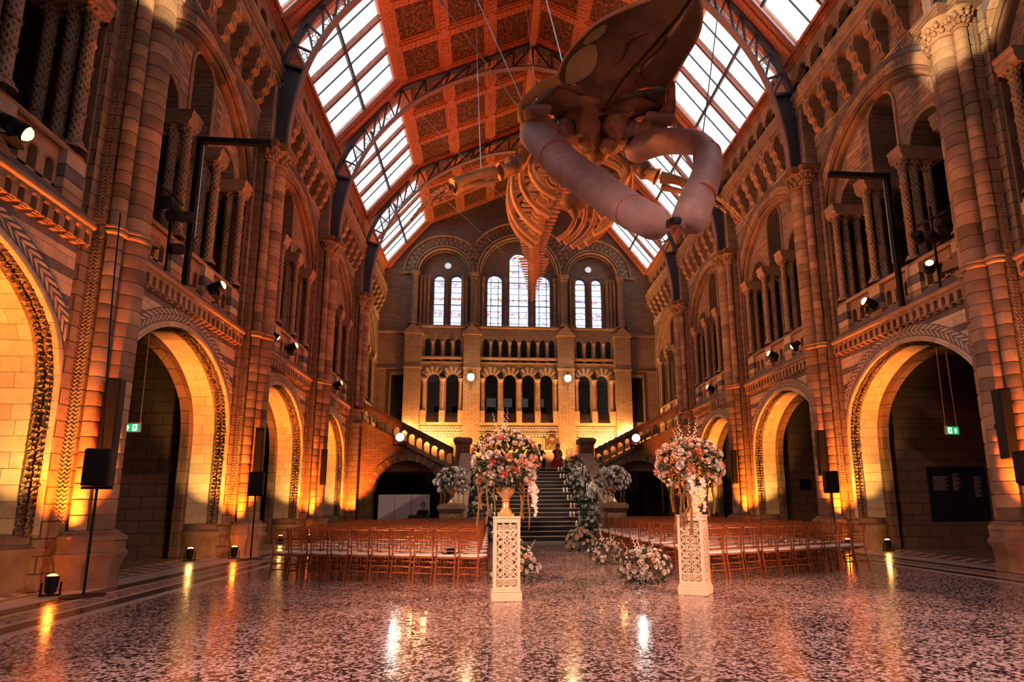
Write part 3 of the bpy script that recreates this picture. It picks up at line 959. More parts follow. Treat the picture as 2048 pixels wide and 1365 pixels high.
for side in (1, -1):
    for k in range(-1, 4):
        nm = '%s clustered stone pier with ringed shafts along the %s arcade' % (ORD[k] if k >= 0 else 'foremost', 'right' if side > 0 else 'left')
        p = O('clustered_pier', None, loc=(side * XW, PY(k), 0), rz=0 if side > 0 else pi, label=nm, cat='pier', group='clustered stone piers')
        O('pier_core', PD['core'], p); O('zigzag_carving', PD['zigzag'], p, kind='stuff'); O('pier_head', PD['block'], p); O('abacus', PD['abacus'], p)
        if k == 3: O('square_base', PD['square'], p)
        sh = O('main_shaft', PD['ped'] if k < 3 else PD['ring'], p, loc=(-0.53, 0, 0))
        if k < 3: O('annulet_ring', PD['ring'], sh)
        O('capital', PD['cap'], sh)
        for i, (z, h) in enumerate(PD['zs']):
            if k == 3 and z < 6.3: continue
            O('shaft_drum', PD['drum', round(h, 4), RND.choice((0, 0, 1, 2))], sh, loc=(0, 0, z))
        for s in (-1, 1):
            ss = O('side_shaft', PD['sped'] if k < 3 else PD['sring'], p, loc=(-0.42, s * 0.37, 0))
            O('annulet_ring', PD['sring'], ss); O('capital', PD['scap'], ss)
            nearer = (s < 0) == (side > 0)
            for i, (z, h) in enumerate(PD['zs']):
                if not nearer and i % 2 or (k == 3 and z < 6.3): continue
                O('shaft_drum', PD['sdrum', round(h, 4), RND.choice((0, 1, 2))], ss, loc=(0, 0, z), sc=None if nearer else (1, 1, 2))

# ================================================================== roof: ribs, coffered ceiling, skylights
EX, EZ, TX, TZ, RZ = 8.75, 17.05, 6.04, 20.44, 23.25
def sweep_xz(mb, pts, h, wy, y=0.0):
    n = len(pts)
    vs, fs = [], []
    for i, (x, z) in enumerate(pts):
        a, b = pts[max(i - 1, 0)], pts[min(i + 1, n - 1)]
        d = hypot(b[0] - a[0], b[1] - a[1])
        nx, nz = -(b[1] - a[1]) / d, (b[0] - a[0]) / d
        for e, q in ((-1, -1), (-1, 1), (1, 1), (1, -1)):
            vs.append((x + nx * h / 2 * e, y + q * wy / 2, z + nz * h / 2 * e))
    for i in range(n - 1):
        for j in range(4):
            k = (j + 1) % 4
            fs.append((i * 4 + j, i * 4 + k, i * 4 + 4 + k, i * 4 + 4 + j))
    fs += [(0, 1, 2, 3), (n * 4 - 1, n * 4 - 2, n * 4 - 3, n * 4 - 4)]
    return mb.add(vs, fs)
def smooth_pts(p, sub=4):
    out = []
    for i in range(len(p) - 1):
        p0, p1, p2, p3 = p[max(i - 1, 0)], p[i], p[i + 1], p[min(i + 2, len(p) - 1)]
        for j in range(sub):
            t = j / sub
            out.append(tuple(0.5 * (2 * p1[c] + (p2[c] - p0[c]) * t + (2 * p0[c] - 5 * p1[c] + 4 * p2[c] - p3[c]) * t * t + (3 * p1[c] - p0[c] - 3 * p2[c] + p3[c]) * t ** 3) for c in range(len(p1))))
    out.append(tuple(p[-1]))
    return out
INN = smooth_pts([(8.42, 12.62), (8.38, 13.8), (8.05, 15.55), (7.55, 16.85), (6.84, 18.0), (5.6, 19.4), (4.1, 20.45), (2.1, 21.35), (0, 21.75)], 4)
OUT = smooth_pts([(8.82, 12.62), (8.82, 14.2), (8.74, 15.7), (8.12, 17.35), (7.1, 18.9), (6.02, 20.2), (3.85, 21.25), (2.0, 22.1), (0, 22.95)], 4)
def rib_meshes():
    D = {}
    full = lambda P: P + [(-x, z) for x, z in P[-2::-1]]
    D['inner'] = sweep_xz(MB(), full(INN), 0.07, 0.26).mesh('inner_chord', 'ironpink')
    D['outer'] = sweep_xz(MB(), full(OUT), 0.12, 0.26).mesh('outer_chord', 'iron')
    nb = 9
    for s in (1, -1):
        m = MB()
        poly = [(s * x, z) for x, z in INN[:nb]] + [(s * x, z) for x, z in OUT[nb - 1::-1]]
        m.prism(poly, lambda a, b, d: (a, d, b), -0.03, 0.03)
        m.bar((s * INN[nb - 1][0], 0, INN[nb - 1][1]), (s * OUT[nb - 1][0], 0, OUT[nb - 1][1]), 0.28, 0.10)
        m.box((min(s * 8.38, s * 8.9), -0.16, 12.62), (max(s * 8.38, s * 8.9), 0.16, 12.74))
        D['web', s] = m.mesh('bracket_web', 'iron')
        L = []
        idx = list(range(nb - 1, len(INN), 2))
        for j, (a, b) in enumerate(zip(idx[:-1], idx[1:])):
            i0, o0, o1 = INN[a], OUT[a], OUT[b]
            L.append(MB().bar((s * i0[0], 0, i0[1]), (s * o0[0], 0, o0[1]), 0.07, 0.07).mesh('strut', 'iron'))
            L.append(MB().bar((s * i0[0], 0, i0[1]), (s * o1[0], 0, o1[1]), 0.07, 0.07).mesh('strut', 'iron'))
        D['strut', s] = L
        m = MB()
        for j, (a, b) in enumerate(zip(idx[:-1], idx[1:])):
            i0, i1, o1 = INN[a], INN[b], OUT[b]
            c = ((i0[0] + i1[0] + o1[0]) / 3, (i0[1] + i1[1] + o1[1]) / 3)
            size = 0.35 * hypot(i1[0] - o1[0], i1[1] - o1[1])
            for dx, dz, r in ((0, 0, 0.42), (0.5, 0.35, 0.28), (-0.5, 0.1, 0.28), (0.1, -0.55, 0.22), (0.1, 0.6, 0.22)):
                m.tube([(s * (c[0] + size * dx) + cos(q) * r * size, 0, c[1] + size * dz + sin(q) * r * size) for q in lin(0, 2 * pi, 10)[:-1]], 0.016, 4, closed=True)
        D['scroll', s] = m.mesh('scroll_ornament', 'woodpale')
    D['king'] = MB().box((-0.05, -0.05, 21.75), (0.05, 0.05, 22.95)).mesh('king_post', 'iron')
    return D
RD = rib_meshes()
for k in range(-2, 4):
    r = O('iron_roof_rib', None, loc=(0, PY(k), 0), cat='roof rib', group='iron roof ribs',
          label=['dark latticed iron roof rib rising from the %s pair of piers' % w for w in ('first', 'second', 'third', 'fourth', 'rear', 'foremost')][k])
    O('inner_chord', RD['inner'], r); O('outer_chord', RD['outer'], r); O('king_post', RD['king'], r)
    for s in (1, -1):
        O('bracket_web', RD['web', s], r)
        for me in RD['strut', s]: O('strut', me, r)
        O('scroll_ornament', RD['scroll', s], r, kind='stuff')

# ceiling
ceil = O('ceiling', None, kind='structure', label='red and gold coffered timber ceiling with painted panels')
SL = hypot(TX, RZ - TZ) / 3
AN = atan2(RZ - TZ, TX)
def coffer():
    h = SL / 2; v = B / 6
    m = MB()
    for z0, z1, i0, i1 in ((-0.16, 0.06, 0.0, 0.15), (-0.10, 0.06, 0.15, 0.24), (-0.04, 0.06, 0.24, 0.31)):
        m.box((-h + i0, -v + i0, z0), (h - i0, -v + i1, z1)); m.box((-h + i0, v - i1, z0), (h - i0, v - i0, z1))
        m.box((-h + i0, -v + i1, z0), (-h + i1, v - i1, z1)); m.box((h - i1, -v + i1, z0), (h - i0, v - i1, z1))
    # bead row
    for i in range(9):
        q = -0.8 + 0.2 * i
        for a, b in ((q, -v + 0.07), (q, v - 0.07), (-h + 0.07, q), (h - 0.07, q)):
            m.cbox((a, b, -0.175), (0.09, 0.09, 0.03))
    fr = m.mesh('coffer', 'wood')
    p = MB().box((-h + 0.3, -v + 0.3, -0.005), (h - 0.3, v - 0.3, 0.06)).mesh('painted_panel', 'painted')
    return fr, p
CF, CP = coffer()
for k in range(-4, 4):
    for s in (1, -1):
        for c in range(3):
            d = SL * (c + 0.5)
            for r in range(3):
                o = O('coffer', CF, ceil, loc=(s * (TX - d * cos(AN)), PY(k) + B * (r + 0.5) / 3, TZ + d * sin(AN)), rot=(0, s * AN, 0))
                if k >= 0: O('painted_panel', CP, o)
                elif r == 0: O('painted_panel', MB().box((-SL / 2, -1.1, 0.0), (SL / 2, 5.6, 0.1)).mesh('painted_panel', 'painted'), o)
O('ridge_beam', MB().box((-0.16, -16, 22.85), (0.16, YE, 23.3)).mesh('ridge_beam', 'wood'), ceil)
m = MB()
for s in (1, -1):
    m.add([(s * TX, -16, TZ + .25), (s * TX, YE, TZ + .25), (0, YE, RZ + .25), (0, -16, RZ + .25)], [(0, 1, 2, 3)])
O('roof_deck', m.mesh('roof_deck', 'joint'), ceil)
for s in (1, -1):
    m = MB()
    m.prism([(s * (TX + 0.20), TZ - 0.28), (s * (TX - 0.10), TZ - 0.12), (s * (TX - 0.10), TZ + 0.2), (s * (TX + 0.20), TZ + 0.1)], lambda a, b, d: (a, d, b), -16, YE)
    O('purlin', m.mesh('purlin', 'wood'), ceil)

# skylights: local u up the slope, v along the hall, w outward
SK = hypot(EX - TX, TZ - EZ)
def skylight():
    v = B / 2
    D = {}
    m = MB()
    for s in (-1, 1):
        for a, b, w0, mt in ((v, v - 0.42, -0.14, 0), (v - 0.42, v - 0.56, -0.06, 0), (v - 0.56, v - 0.70, 0.045, 2), (v - 0.70, v - 0.80, -0.03, 1)):
            y = sorted((s * a, s * b))
            m.cur = mt
            m.box((0, y[0], w0), (SK, y[1], 0.06))
    for a, b, w0, mt in ((0, 0.10, -0.10, 0), (SK - 0.16, SK, -0.12, 0), (SK - 0.34, SK - 0.16, 0.045, 2), (SK - 0.44, SK - 0.34, -0.03, 1)):
        m.cur = mt
        m.box((a, -v + 0.70, w0), (b, v - 0.70, 0.06))
    D['frame'] = m.mesh('skylight_frame', ['wood', 'woodpale', 'frost'])
    gy = v - 0.80
    ys = lin(-gy, gy, 6)
    us = [0.10, SK * 0.44, SK - 0.44]
    m = MB()
    m.box((0, -0.11, -0.10), (SK - 0.4, -0.07, 0.04)); m.box((0, 0.07, -0.10), (SK - 0.4, 0.11, 0.04))
    m.cur = 1
    m.box((0, -0.07, -0.02), (SK - 0.4, 0.07, -0.012))
    D['mullion'] = m.mesh('heavy_mullion', ['wood', 'frost'])
    D['bar'] = MB().box((0.05, -0.016, -0.03), (SK - 0.4, 0.016, 0.03)).mesh('glazing_bar', 'iron')
    D['purlin'] = MB().box((us[1] - 0.05, -gy, -0.15), (us[1] + 0.05, gy, -0.01)).mesh('skylight_purlin', 'iron')
    D['panes'] = []
    for u0, u1 in zip(us[:-1], us[1:]):
        for y0, y1 in zip(ys[:-1], ys[1:]):
            D['panes'].append(MB().box((u0, y0 + 0.002, 0.010), (u1, y1 - 0.002, 0.016)).mesh('pane', 'glass'))
    D['ys'] = ys
    D['one'] = MB().box((0.1, -gy, 0.010), (SK - 0.44, gy, 0.016)).mesh('pane', 'glass')
    return D
SD = skylight()
NW = 0
for k in range(3, -5, -1):
    for s in (1, -1):
        NW += 1
        ang = atan2(TZ - EZ, EX - TX)
        # local x up-slope; for the right side it runs towards -X
        rot = Matrix(((-s * cos(ang), 0, s * sin(ang)), (0, -s * 1.0 if False else 1, 0), (sin(ang), 0, cos(ang))))
        if s > 0:
            rot = Matrix(((-cos(ang), 0, sin(ang)), (0, 1, 0), (sin(ang), 0, cos(ang)))).transposed().transposed()
        o = O('window_%d' % NW, SD['frame'], kind='structure', label='roof skylight of wide pale panes in red timber frame')
        mw = Matrix(((-s * cos(ang), 0, s * sin(ang), s * EX), (0, 1, 0, BY(k)), (sin(ang), 0, cos(ang), EZ), (0, 0, 0, 1)))
        o.matrix_world = mw
        if mw.determinant() < 0:
            pass
        if k >= 0:
            for i in (2, 4): O('heavy_mullion', SD['mullion'], o, loc=(0, SD['ys'][i], 0))
            for i in (1, 3, 5): O('glazing_bar', SD['bar'], o, loc=(0, SD['ys'][i], 0))
            O('skylight_purlin', SD['purlin'], o)
            for me in SD['panes']: O('pane', me, o)
        else:
            O('pane', SD['one'], o)

# ================================================================== floor
fl = O('floor', MB().box((-7.0, -16, -0.2), (7.0, YE, 0.0)).mesh('floor', 'mosaic'), kind='structure', label='polished pink and grey mosaic floor of the hall')
M['border_light'] = stone('pale_marble_strip', (0.50, 0.40, 0.35), (0.62, 0.52, 0.46), 0.25, 0.15, 0.05, spec=0.6)
M['border_dark'] = stone('dark_marble_strip', (0.035, 0.028, 0.028), (0.06, 0.045, 0.042), 0.2, 0.2, 0.05, spec=0.7)
M['aisle'] = stone('aisle_mosaic', (0.16, 0.11, 0.095), (0.26, 0.185, 0.16), 0.25, 0.2, 0.15, scale=30.0, spec=0.6)
for s in (1, -1):
    def strip(a, b, mt, z=0.0, name='floor_strip'):
        xs = sorted((s * a, s * b))
        return O(name, MB().box((xs[0], -16, -0.2), (xs[1], YE, z)).mesh(name, mt), fl)
    strip(6.83, 7.0, 'border_light', 0.001)
    strip(7.0, 7.30, 'border_dark')
    strip(7.30, 7.42, 'border_light')
    strip(7.42, 7.80, 'aisle')
    strip(7.80, 7.90, 'border_light')
    strip(7.90, 8.25, 'border_dark')
    strip(8.25, 8.85, 'border_light')
    strip(8.85, 15.5, 'aisle')
    # key pattern bars in the border and herringbone strip in the arches
    m = MB()
    y = -2.0
    while y < 30:
        a, b = sorted((s * 7.46, s * 7.76))
        m.box((a, y, -0.01), (b, y + 0.05, 0.0015)); m.box((a if s > 0 else b - 0.04, y, -0.01), (a + 0.04 if s > 0 else b, y + 0.16, 0.0015))
        y += 0.24
    O('key_pattern', m.mesh('key_pattern', 'border_light'), fl, kind='stuff')
    m = MB()
    y = -2.0
    while y < 30:
        poly = [(s * 9.05, y), (s * 9.75, y + 0.45), (s * 9.75, y + 0.62), (s * 9.05, y + 0.17)]
        m.prism(poly, lambda a, b, d: (a, b, d), -0.01, 0.0015)
        y += 0.42
    for a in (8.98, 9.80):
        xs = sorted((s * a, s * (a + 0.05)))
        m.box((xs[0], -2, -0.01), (xs[1], 30, 0.0015))
    O('herringbone_strip', m.mesh('herringbone_strip', 'border_light'), fl, kind='stuff')
O('wall_front', MB().box((-16, -16.3, -0.2), (16, -16, 24)).mesh('wall_front', 'core'), kind='structure', label='stone wall behind the camera end of the hall')

# ================================================================== end wall
EN = lambda t, z, x: (t, YE + x, z)
wb_ = O('wall_back', None, kind='structure', label='gabled end wall with stained glass windows and arcades above the stairs')
def roof_z(t):
    a = abs(t)
    if a < TX: return RZ - (RZ - TZ) * a / TX + 0.1
    return TZ - (TZ - EZ) * (a - TX) / (EX - TX) + 0.1 if a < EX else 17.3
def eb(name, a, b, mt, par=None, kind=None, label=None):
    return O(name, MB().box((a[0], YE + a[2], a[1]), (b[0], YE + b[2], b[1])).mesh(name, mt), par or wb_, kind=kind, label=label)
M['endbrick'] = masonry('warm_buff_brick', (0.42, 0.28, 0.175), (0.32, 0.21, 0.13), (0.12, 0.08, 0.055), 0.45, 0.13, 0.009)
eb('lower_wall', (-9.4, 0, 0.0), (9.4, 6.6, 1.0), 'endbrick')
# arcade band
AR = [-5.57, -4.35, -1.815, -0.61, 0.61, 1.815, 4.35, 5.57]
def lo(t):
    for c in AR:
        if abs(t - c) < 0.42: return 9.48 + sqrt(max(0, 0.42 ** 2 - (t - c) ** 2))
    return 6.6
ts = [-9.4, 9.4]
for c in AR: ts += lin(c - 0.42, c + 0.42, 10)
O('arcade_wall', strips(MB(), breaks(*ts), lo, lambda t: 10.62, 0.0, 0.55, EN).mesh('arcade_wall', 'endbrick'), wb_)
vz, vz2 = MB(), MB()
for c in AR:
    for j in range(14):
        a, b = pi * j / 14, pi * (j + 1) / 14
        poly = arcpts(c, 9.48, 0.84, a + 0.01, b - 0.01, 1) + arcpts(c, 9.48, 0.46, b - 0.01, a + 0.01, 1)
        (vz if j % 2 else vz2).prism(poly, lambda p, q, d: (p, YE + d, q), -0.05, 0.02)
O('voussoirs', vz.mesh('voussoirs', 'cream'), wb_, kind='stuff')
O('voussoirs', vz2.mesh('voussoirs', 'buffdark'), wb_, kind='stuff')
cm = MB()
cm.lathe([(0.17, 7.36), (0.17, 7.42), (0.12, 7.48), (0.105, 7.52), (0.10, 9.14), (0.13, 9.16), (0.11, 9.20), (0.18, 9.40)], 12, caps=False)
cm.box((-0.19, -0.19, 9.40), (0.19, 0.19, 9.48))
cm.box((-0.18, -0.18, 6.62), (0.18, 0.18, 7.36))
CMc = cm.mesh('arcade_column', 'buff', 40)
for c in (-6.16, -4.96, -3.77, -2.40, -1.21, 0.0, 1.21, 2.40, 3.77, 4.96, 6.16):
    O('arcade_column', CMc, wb_, loc=(c, YE - 0.10, 0))
# flights of steps seen through the arches and the dark lobby beyond
for x0, x1 in ((-6.1, -3.8), (-2.35, 2.35), (3.8, 6.1)):
    for i in range(5):
        eb('upper_step', (x0, 6.6 + 0.17 * i, 0.05 + 0.30 * i), (x1, 6.77 + 0.17 * i, 2.6), 'buff')
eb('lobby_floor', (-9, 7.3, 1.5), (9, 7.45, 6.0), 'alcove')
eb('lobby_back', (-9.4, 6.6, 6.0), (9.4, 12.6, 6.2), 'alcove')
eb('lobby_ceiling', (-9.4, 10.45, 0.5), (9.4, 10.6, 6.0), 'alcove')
for c in AR:
    eb('lobby_screen', (c - 0.30, 7.45, 4.2), (c + 0.30, 8.35, 4.26), 'black')
for i, c in enumerate(AR[2:6]):
    eb('lobby_window', (c - 0.35, 8.45, 5.9), (c + 0.35, 9.3, 5.95), M.setdefault('lobbyglass', glow('lobby_lit_glass', (0.9, 0.85, 0.8), 0.05)))
# buttresses with gabled caps
for c, hw in ((-6.9, 0.53), (-3.09, 0.54), (3.09, 0.54), (6.9, 0.53)):
    m = MB()
    m.box((c - hw, YE - 0.36, 3.15), (c + hw, YE + 0.05, 12.45))
    m.box((c - hw - 0.06, YE - 0.42, 10.12), (c + hw + 0.06, YE, 10.22))
    b = O('buttress', m.mesh('buttress', 'endbrick'), wb_)
    g = MB()
    g.prism([(c - hw - 0.08, 12.40), (c + hw + 0.08, 12.40), (c + hw + 0.08, 12.50), (c, 13.16), (c - hw - 0.08, 12.50)], lambda p, q, d: (p, YE + d, q), -0.46, 0.05)
    O('buttress_gable', g.mesh('buttress_gable', 'buff'), wb_)
# small gallery arcade
SM = [-6.37 + 0.655 * (i + 0.5) + 0.04 for i in range(4)] + [-2.5 + 0.625 * (i + 0.5) for i in range(8)] + [3.68 + 0.655 * (i + 0.5) + 0.04 for i in range(4)]
def lo(t):
    for c in SM:
        if abs(t - c) < 0.20: return 12.02 + sqrt(max(0, 0.04 - (t - c) ** 2))
    return 10.62
ts = [-9.4, 9.4]
for c in SM: ts += lin(c - 0.20, c + 0.20, 6)
O('gallery_arcade', strips(MB(), breaks(*ts), lo, lambda t: 12.5, 0.0, 0.35, EN).mesh('gallery_arcade', 'endbrick'), wb_)
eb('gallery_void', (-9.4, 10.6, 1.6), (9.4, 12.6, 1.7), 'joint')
sc = MB()
sc.lathe([(0.11, 10.95), (0.06, 11.05), (0.055, 11.75), (0.12, 11.95)], 8, caps=False)
sc.box((-0.12, -0.12, 11.95), (0.12, 0.12, 12.02))
SCm = sc.mesh('gallery_colonnette', 'buff', 40)
for g in (SM[:4], SM[4:12], SM[12:]):
    for a, b in zip(g[:-1], g[1:]): O('gallery_colonnette', SCm, wb_, loc=((a + b) / 2, YE - 0.04, 0))
    eb('gallery_sill', (g[0] - 0.36, 10.80, -0.16), (g[-1] + 0.36, 10.95, 0.35), 'buff')
    eb('gallery_sill_band', (g[0] - 0.36, 10.55, -0.10), (g[-1] + 0.36, 10.62, 0.1), 'buff')
for x0, x1 in ((-9.4, -7.4), (7.4, 9.4)):
    eb('string_course', (x0, 12.52, -0.10), (x1, 12.66, 0.05), 'buff')
    eb('string_course', (x0, 10.08, -0.08), (x1, 10.16, 0.05), 'buff')
eb('window_sill_course', (-7.4, 12.95, -0.18), (7.4, 13.08, 0.8), 'buff')
eb('window_sill_wall', (-9.4, 12.5, 0.0), (9.4, 12.96, 0.9), 'brick')
eb('base_course', (-6.3, 6.50, -0.10), (6.3, 6.62, 0.05), 'buff')
# window storey, outer plane with three great arches
GR = ((-5.0, 1.72, 16.75), (0.0, 2.62, 16.85), (5.0, 1.72, 16.75))
def lo(t):
    for c, r, z in GR:
        if abs(t - c) < r: return z + sqrt(max(0, r * r - (t - c) ** 2))
    return 12.95
ts = [-9.4, 9.4, 8.75, -8.75, TX, -TX]
for c, r, z in GR: ts += lin(c - r, c + r, 24)
O('gable_wall', strips(MB(), breaks(*ts), lo, roof_z, 0.0, 0.5, EN).mesh('gable_wall', 'brick'), wb_)
LW = ((-5.40, 0.36, 16.50), (-4.25, 0.37, 16.50), (-1.65, 0.52, 16.48), (0.0, 0.67, 17.97), (1.65, 0.52, 16.48), (4.25, 0.37, 16.50), (5.40, 0.36, 16.50))
def lo(t):
    for c, r, z in LW:
        if abs(t - c) < r: return z + sqrt(max(0, r * r - (t - c) ** 2))
    return 12.95
ts = [-7, 7]
for c, r, z in LW: ts += lin(c - r, c + r, 10)
def hi(t):
    return min(20.2, roof_z(t))
O('window_wall', strips(MB(), breaks(*ts), lo, hi, 0.52, 0.95, EN).mesh('window_wall', 'brick'), wb_)
# rings round the arches
lt, dk = MB(), MB()
for c, r0, r1, n, z, cond in ((-5.0, 2.02, 2.28, 40, 16.75, lambda x: x < -3.12), (-5.0, 2.28, 2.58, 40, 16.75, lambda x: x < -3.12), (5.0, 2.02, 2.28, 40, 16.75, lambda x: x > 3.12), (5.0, 2.28, 2.58, 40, 16.75, lambda x: x > 3.12),
                              (0, 3.02, 3.28, 60, 16.85, lambda x: abs(x) < 3.05), (0, 3.28, 3.58, 60, 16.85, lambda x: abs(x) < 3.05)):
    for j in range(n):
        a, b = pi * j / n, pi * (j + 1) / n
        if not cond(c + (r0 + r1) / 2 * cos((a + b) / 2)): continue
        q = arcpts(c, z, r1, a + 0.006, b - 0.006, 1) + arcpts(c, z, r0 + 0.01, b - 0.006, a + 0.006, 1)
        (lt if (j + (r0 in (2.28, 3.28))) % 2 else dk).prism(q, lambda p, s_, d: (p, YE + d, s_), -0.04, 0.02)
O('window_voussoirs', lt.mesh('window_voussoirs', 'buff'), wb_, kind='stuff')
O('window_voussoirs', dk.mesh('window_voussoirs', 'buffdark'), wb_, kind='stuff')
m = MB()
for c, r, z in GR:
    rr_ = 2.66 if c else 3.66
    for R_, w_, dy in ((r + 0.02, 0.07, -0.02), (r + 0.2, 0.06, -0.05), (rr_, 0.07, -0.10), (r - 0.08, 0.06, 0.25)):
        pts = [(p, YE + dy, q) for p, q in arcpts(c, z, R_, 0, pi, 40)]
        if R_ == rr_:
            pts = [p for p in pts if (p[0] < -3.12 if c < 0 else p[0] > 3.12 if c > 0 else abs(p[0]) < 3.08)]
        if len(pts) > 2: m.tube(pts, w_, 6)
O('hood_moulds', m.mesh('hood_moulds', 'buff', 50), wb_)
for s in (-1, 1): eb('hood_stop', (s * 7.65 - 0.35, 16.62, -0.16), (s * 7.65 + 0.35, 16.75, 0.05), 'buff')
def wcol(r, z0, z1):
    return MB().lathe([(r * 1.7, z0), (r * 1.7, z0 + 0.1), (r * 1.2, z0 + 0.2), (r, z0 + 0.25), (r, z1 - 0.45), (r * 1.25, z1 - 0.42), (r * 1.05, z1 - 0.36), (r * 1.7, z1 - 0.06), (r * 1.7, z1)], 12, caps=False)
WB = wcol(0.21, 13.08, 16.75).mesh('window_shaft', 'buffdark', 40)
WS = wcol(0.10, 13.08, 16.6).mesh('window_colonnette', 'buffdark', 40)
for c in (-6.95, -3.05, 3.05, 6.95): O('window_shaft', WB, wb_, loc=(c, YE - 0.12, 0))
for c in (-6.55, -6.3, -6.05, -3.75, -3.5, -2.72, -2.45, 2.45, 2.72, 3.5, 3.75, 6.05, 6.3, 6.55): O('window_colonnette', WS, wb_, loc=(c, YE + 0.14, 0))
for c in (-4.825, -0.9, 0.9, 4.825): O('window_colonnette', WS, wb_, loc=(c, YE + 0.42, 0))
oc = MB()
for s in (-1, 1):
    oc.lathe([(0.30, 0.0), (0.30, 0.06), (0.24, 0.10), (0.22, 0.0)], 16)
    oc.xf(Matrix.Translation((s * 4.83, YE + 0.50, 17.48)) @ Matrix.Rotation(pi / 2, 4, 'X'), len(oc.v) - 64)
O('oculus_frames', oc.mesh('oculus_frames', 'buff', 40), wb_)
M['skyglass'] = glow('daylit_oculus_glass', (0.85, 0.92, 1.0), 0.8)
for i, s in enumerate((-1, 1)):
    o = MB().lathe([(0.215, 0), (0.215, 0.01)], 16).xf(Matrix.Translation((s * 4.83, YE + 0.505, 17.48)) @ Matrix.Rotation(pi / 2, 4, 'X'))
    NW += 1
    O('window_%d' % NW, o.mesh('oculus', 'skyglass'), kind='structure', label='small round window above the paired lancets')
for i, (c, r, z) in enumerate(LW):
    NW += 1
    pts = [(c - r - 0.02, 13.06)] + [(c + r + 0.02, 13.06)] + arcpts(c, z, r + 0.02, 0, pi, 14)
    w_ = O('window_%d' % NW, MB().prism(pts, lambda p, q, d: (p, YE + d, q), 0.70, 0.71).mesh('window_glass', 'stained'), kind='structure', label='round headed stained glass lancet in the end wall')
    bars = []
    zz = 13.08
    while zz < z:
        bars.append(MB().bar((c - r, YE + 0.68, zz), (c + r, YE + 0.68, zz), 0.03, 0.03 if len(bars) % 4 else 0.06)); zz += 0.42
    if r > 0.5:
        for q in ((0,) if r > 0.6 else (-0.25, 0.25)):
            bars.append(MB().bar((c + q, YE + 0.68, 13.08), (c + q, YE + 0.68, z + (0 if r > 0.6 else 0.3)), 0.045))
    fr = MB().tube([(p, YE + 0.68, q) for p, q in [(c + r - 0.01, 13.08)] + arcpts(c, z, r - 0.01, 0, pi, 14) + [(c - r + 0.01, 13.08)]], 0.03, 5)
    if r > 0.6:
        fr.tube([(p, YE + 0.68, q) for p, q in arcpts(c, z, r * 0.62, 0, pi, 10)], 0.018, 4)
        for q in (0.25, 0.5, 0.75):
            fr.bar((c, YE + 0.68, z), (c + r * cos(pi * q), YE + 0.68, z + r * sin(pi * q)), 0.025)
    O('window_frame', fr.mesh('window_frame', 'iron'), w_)
    for b in bars: O('glazing_bar', b.mesh('glazing_bar', 'iron'), w_)
# frieze of zigzag and diamonds over the landing
m = MB()
m.cur = 0
m.box((-6.3, YE - 0.02, 5.62), (6.3, YE + 0.02, 6.34))
m.cur = 1
for i in range(62):
    x = -6.2 + 0.2 * i
    for q in (0, 1):
        a, b = (x, x + 0.1) if q == 0 else (x + 0.1, x + 0.2)
        z0, z1 = (6.06, 6.20) if q == 0 else (6.20, 6.06)
        m.prism([(a, z0), (b, z1), (b, z1 + 0.07), (a, z0 + 0.07)], lambda p, s_, d: (p, YE + d, s_), -0.045, -0.015)
    m.prism([(x + 0.02, 5.80), (x + 0.1, 5.72), (x + 0.18, 5.80), (x + 0.1, 5.88)], lambda p, s_, d: (p, YE + d, s_), -0.045, -0.015)
m.box((-6.3, YE - 0.05, 6.32), (6.3, YE, 6.36)); m.box((-6.3, YE - 0.05, 5.94), (6.3, YE, 5.98)); m.box((-6.3, YE - 0.05, 5.60), (6.3, YE, 5.64))
O('zigzag_frieze', m.mesh('zigzag_frieze', ['slate', 'cream']), wb_, kind='stuff')
# doorways on the wings, the shade of each opening painted as a black panel
for s in (-1, 1):
    NW_ = 1 if s < 0 else 2
    x0, x1 = sorted((s * 8.25, s * 7.45))
    m = MB()
    m.cur = 0
    m.box((x0, YE - 0.02, 6.7), (x1, YE + 0.03, 9.7))
    m.cur = 1
    for a, b in (((x0 - 0.12, 6.6), (x0, 9.75)), ((x1, 6.6), (x1 + 0.12, 9.75)), ((x0 - 0.12, 9.7), (x1 + 0.12, 9.9))):
        m.box((a[0], YE - 0.1, a[1]), (b[0], YE + 0.03, b[1]))
    O('door_%d' % NW_, m.mesh('doorway', ['black', 'buffdark']), kind='structure', label='tall dark doorway on the end wall wing')

# ================================================================== main staircase and side flights
st = O('staircase', None, cat='staircase', label='broad dark stone staircase rising to the landing between flowers', loc=(0, 0, 0))
M['stepdark'] = stone('dark_stair_stone', (0.018, 0.015, 0.014), (0.03, 0.025, 0.023), 0.35, 0.15, 0.1, spec=0.5)
M['stepedge'] = stone('pale_stair_nosing', (0.50, 0.41, 0.33), (0.60, 0.50, 0.41), 0.35, 0.15, 0.1)
NS, LZ, SY0, SY1 = 18, 3.15, 22.85, 29.5
for i in range(NS):
    y = SY0 + (SY1 - SY0) * i / NS
    z0, z1 = LZ * i / NS, LZ * (i + 1) / NS
    m = MB()
    m.box((-2.75, y, max(0, z0 - 0.2)), (2.75, y + (SY1 - SY0) / NS + 0.05, z1 - 0.026))
    s_ = O('step', m.mesh('step', 'stepdark'), st)
    O('nosing', MB().box((-2.75, y - 0.02, z1 - 0.026), (2.75, y + (SY1 - SY0) / NS, z1)).mesh('nosing', 'stepedge'), s_)
O('landing', MB().box((-3.76, SY1, 2.85), (3.76, YE - 0.4, LZ)).mesh('landing', 'buff'), st)
O('landing_front', MB().box((-3.76, SY1 + 0.05, 0), (3.76, SY1 + 0.35, 2.85)).mesh('landing_front', 'alcove'), st)
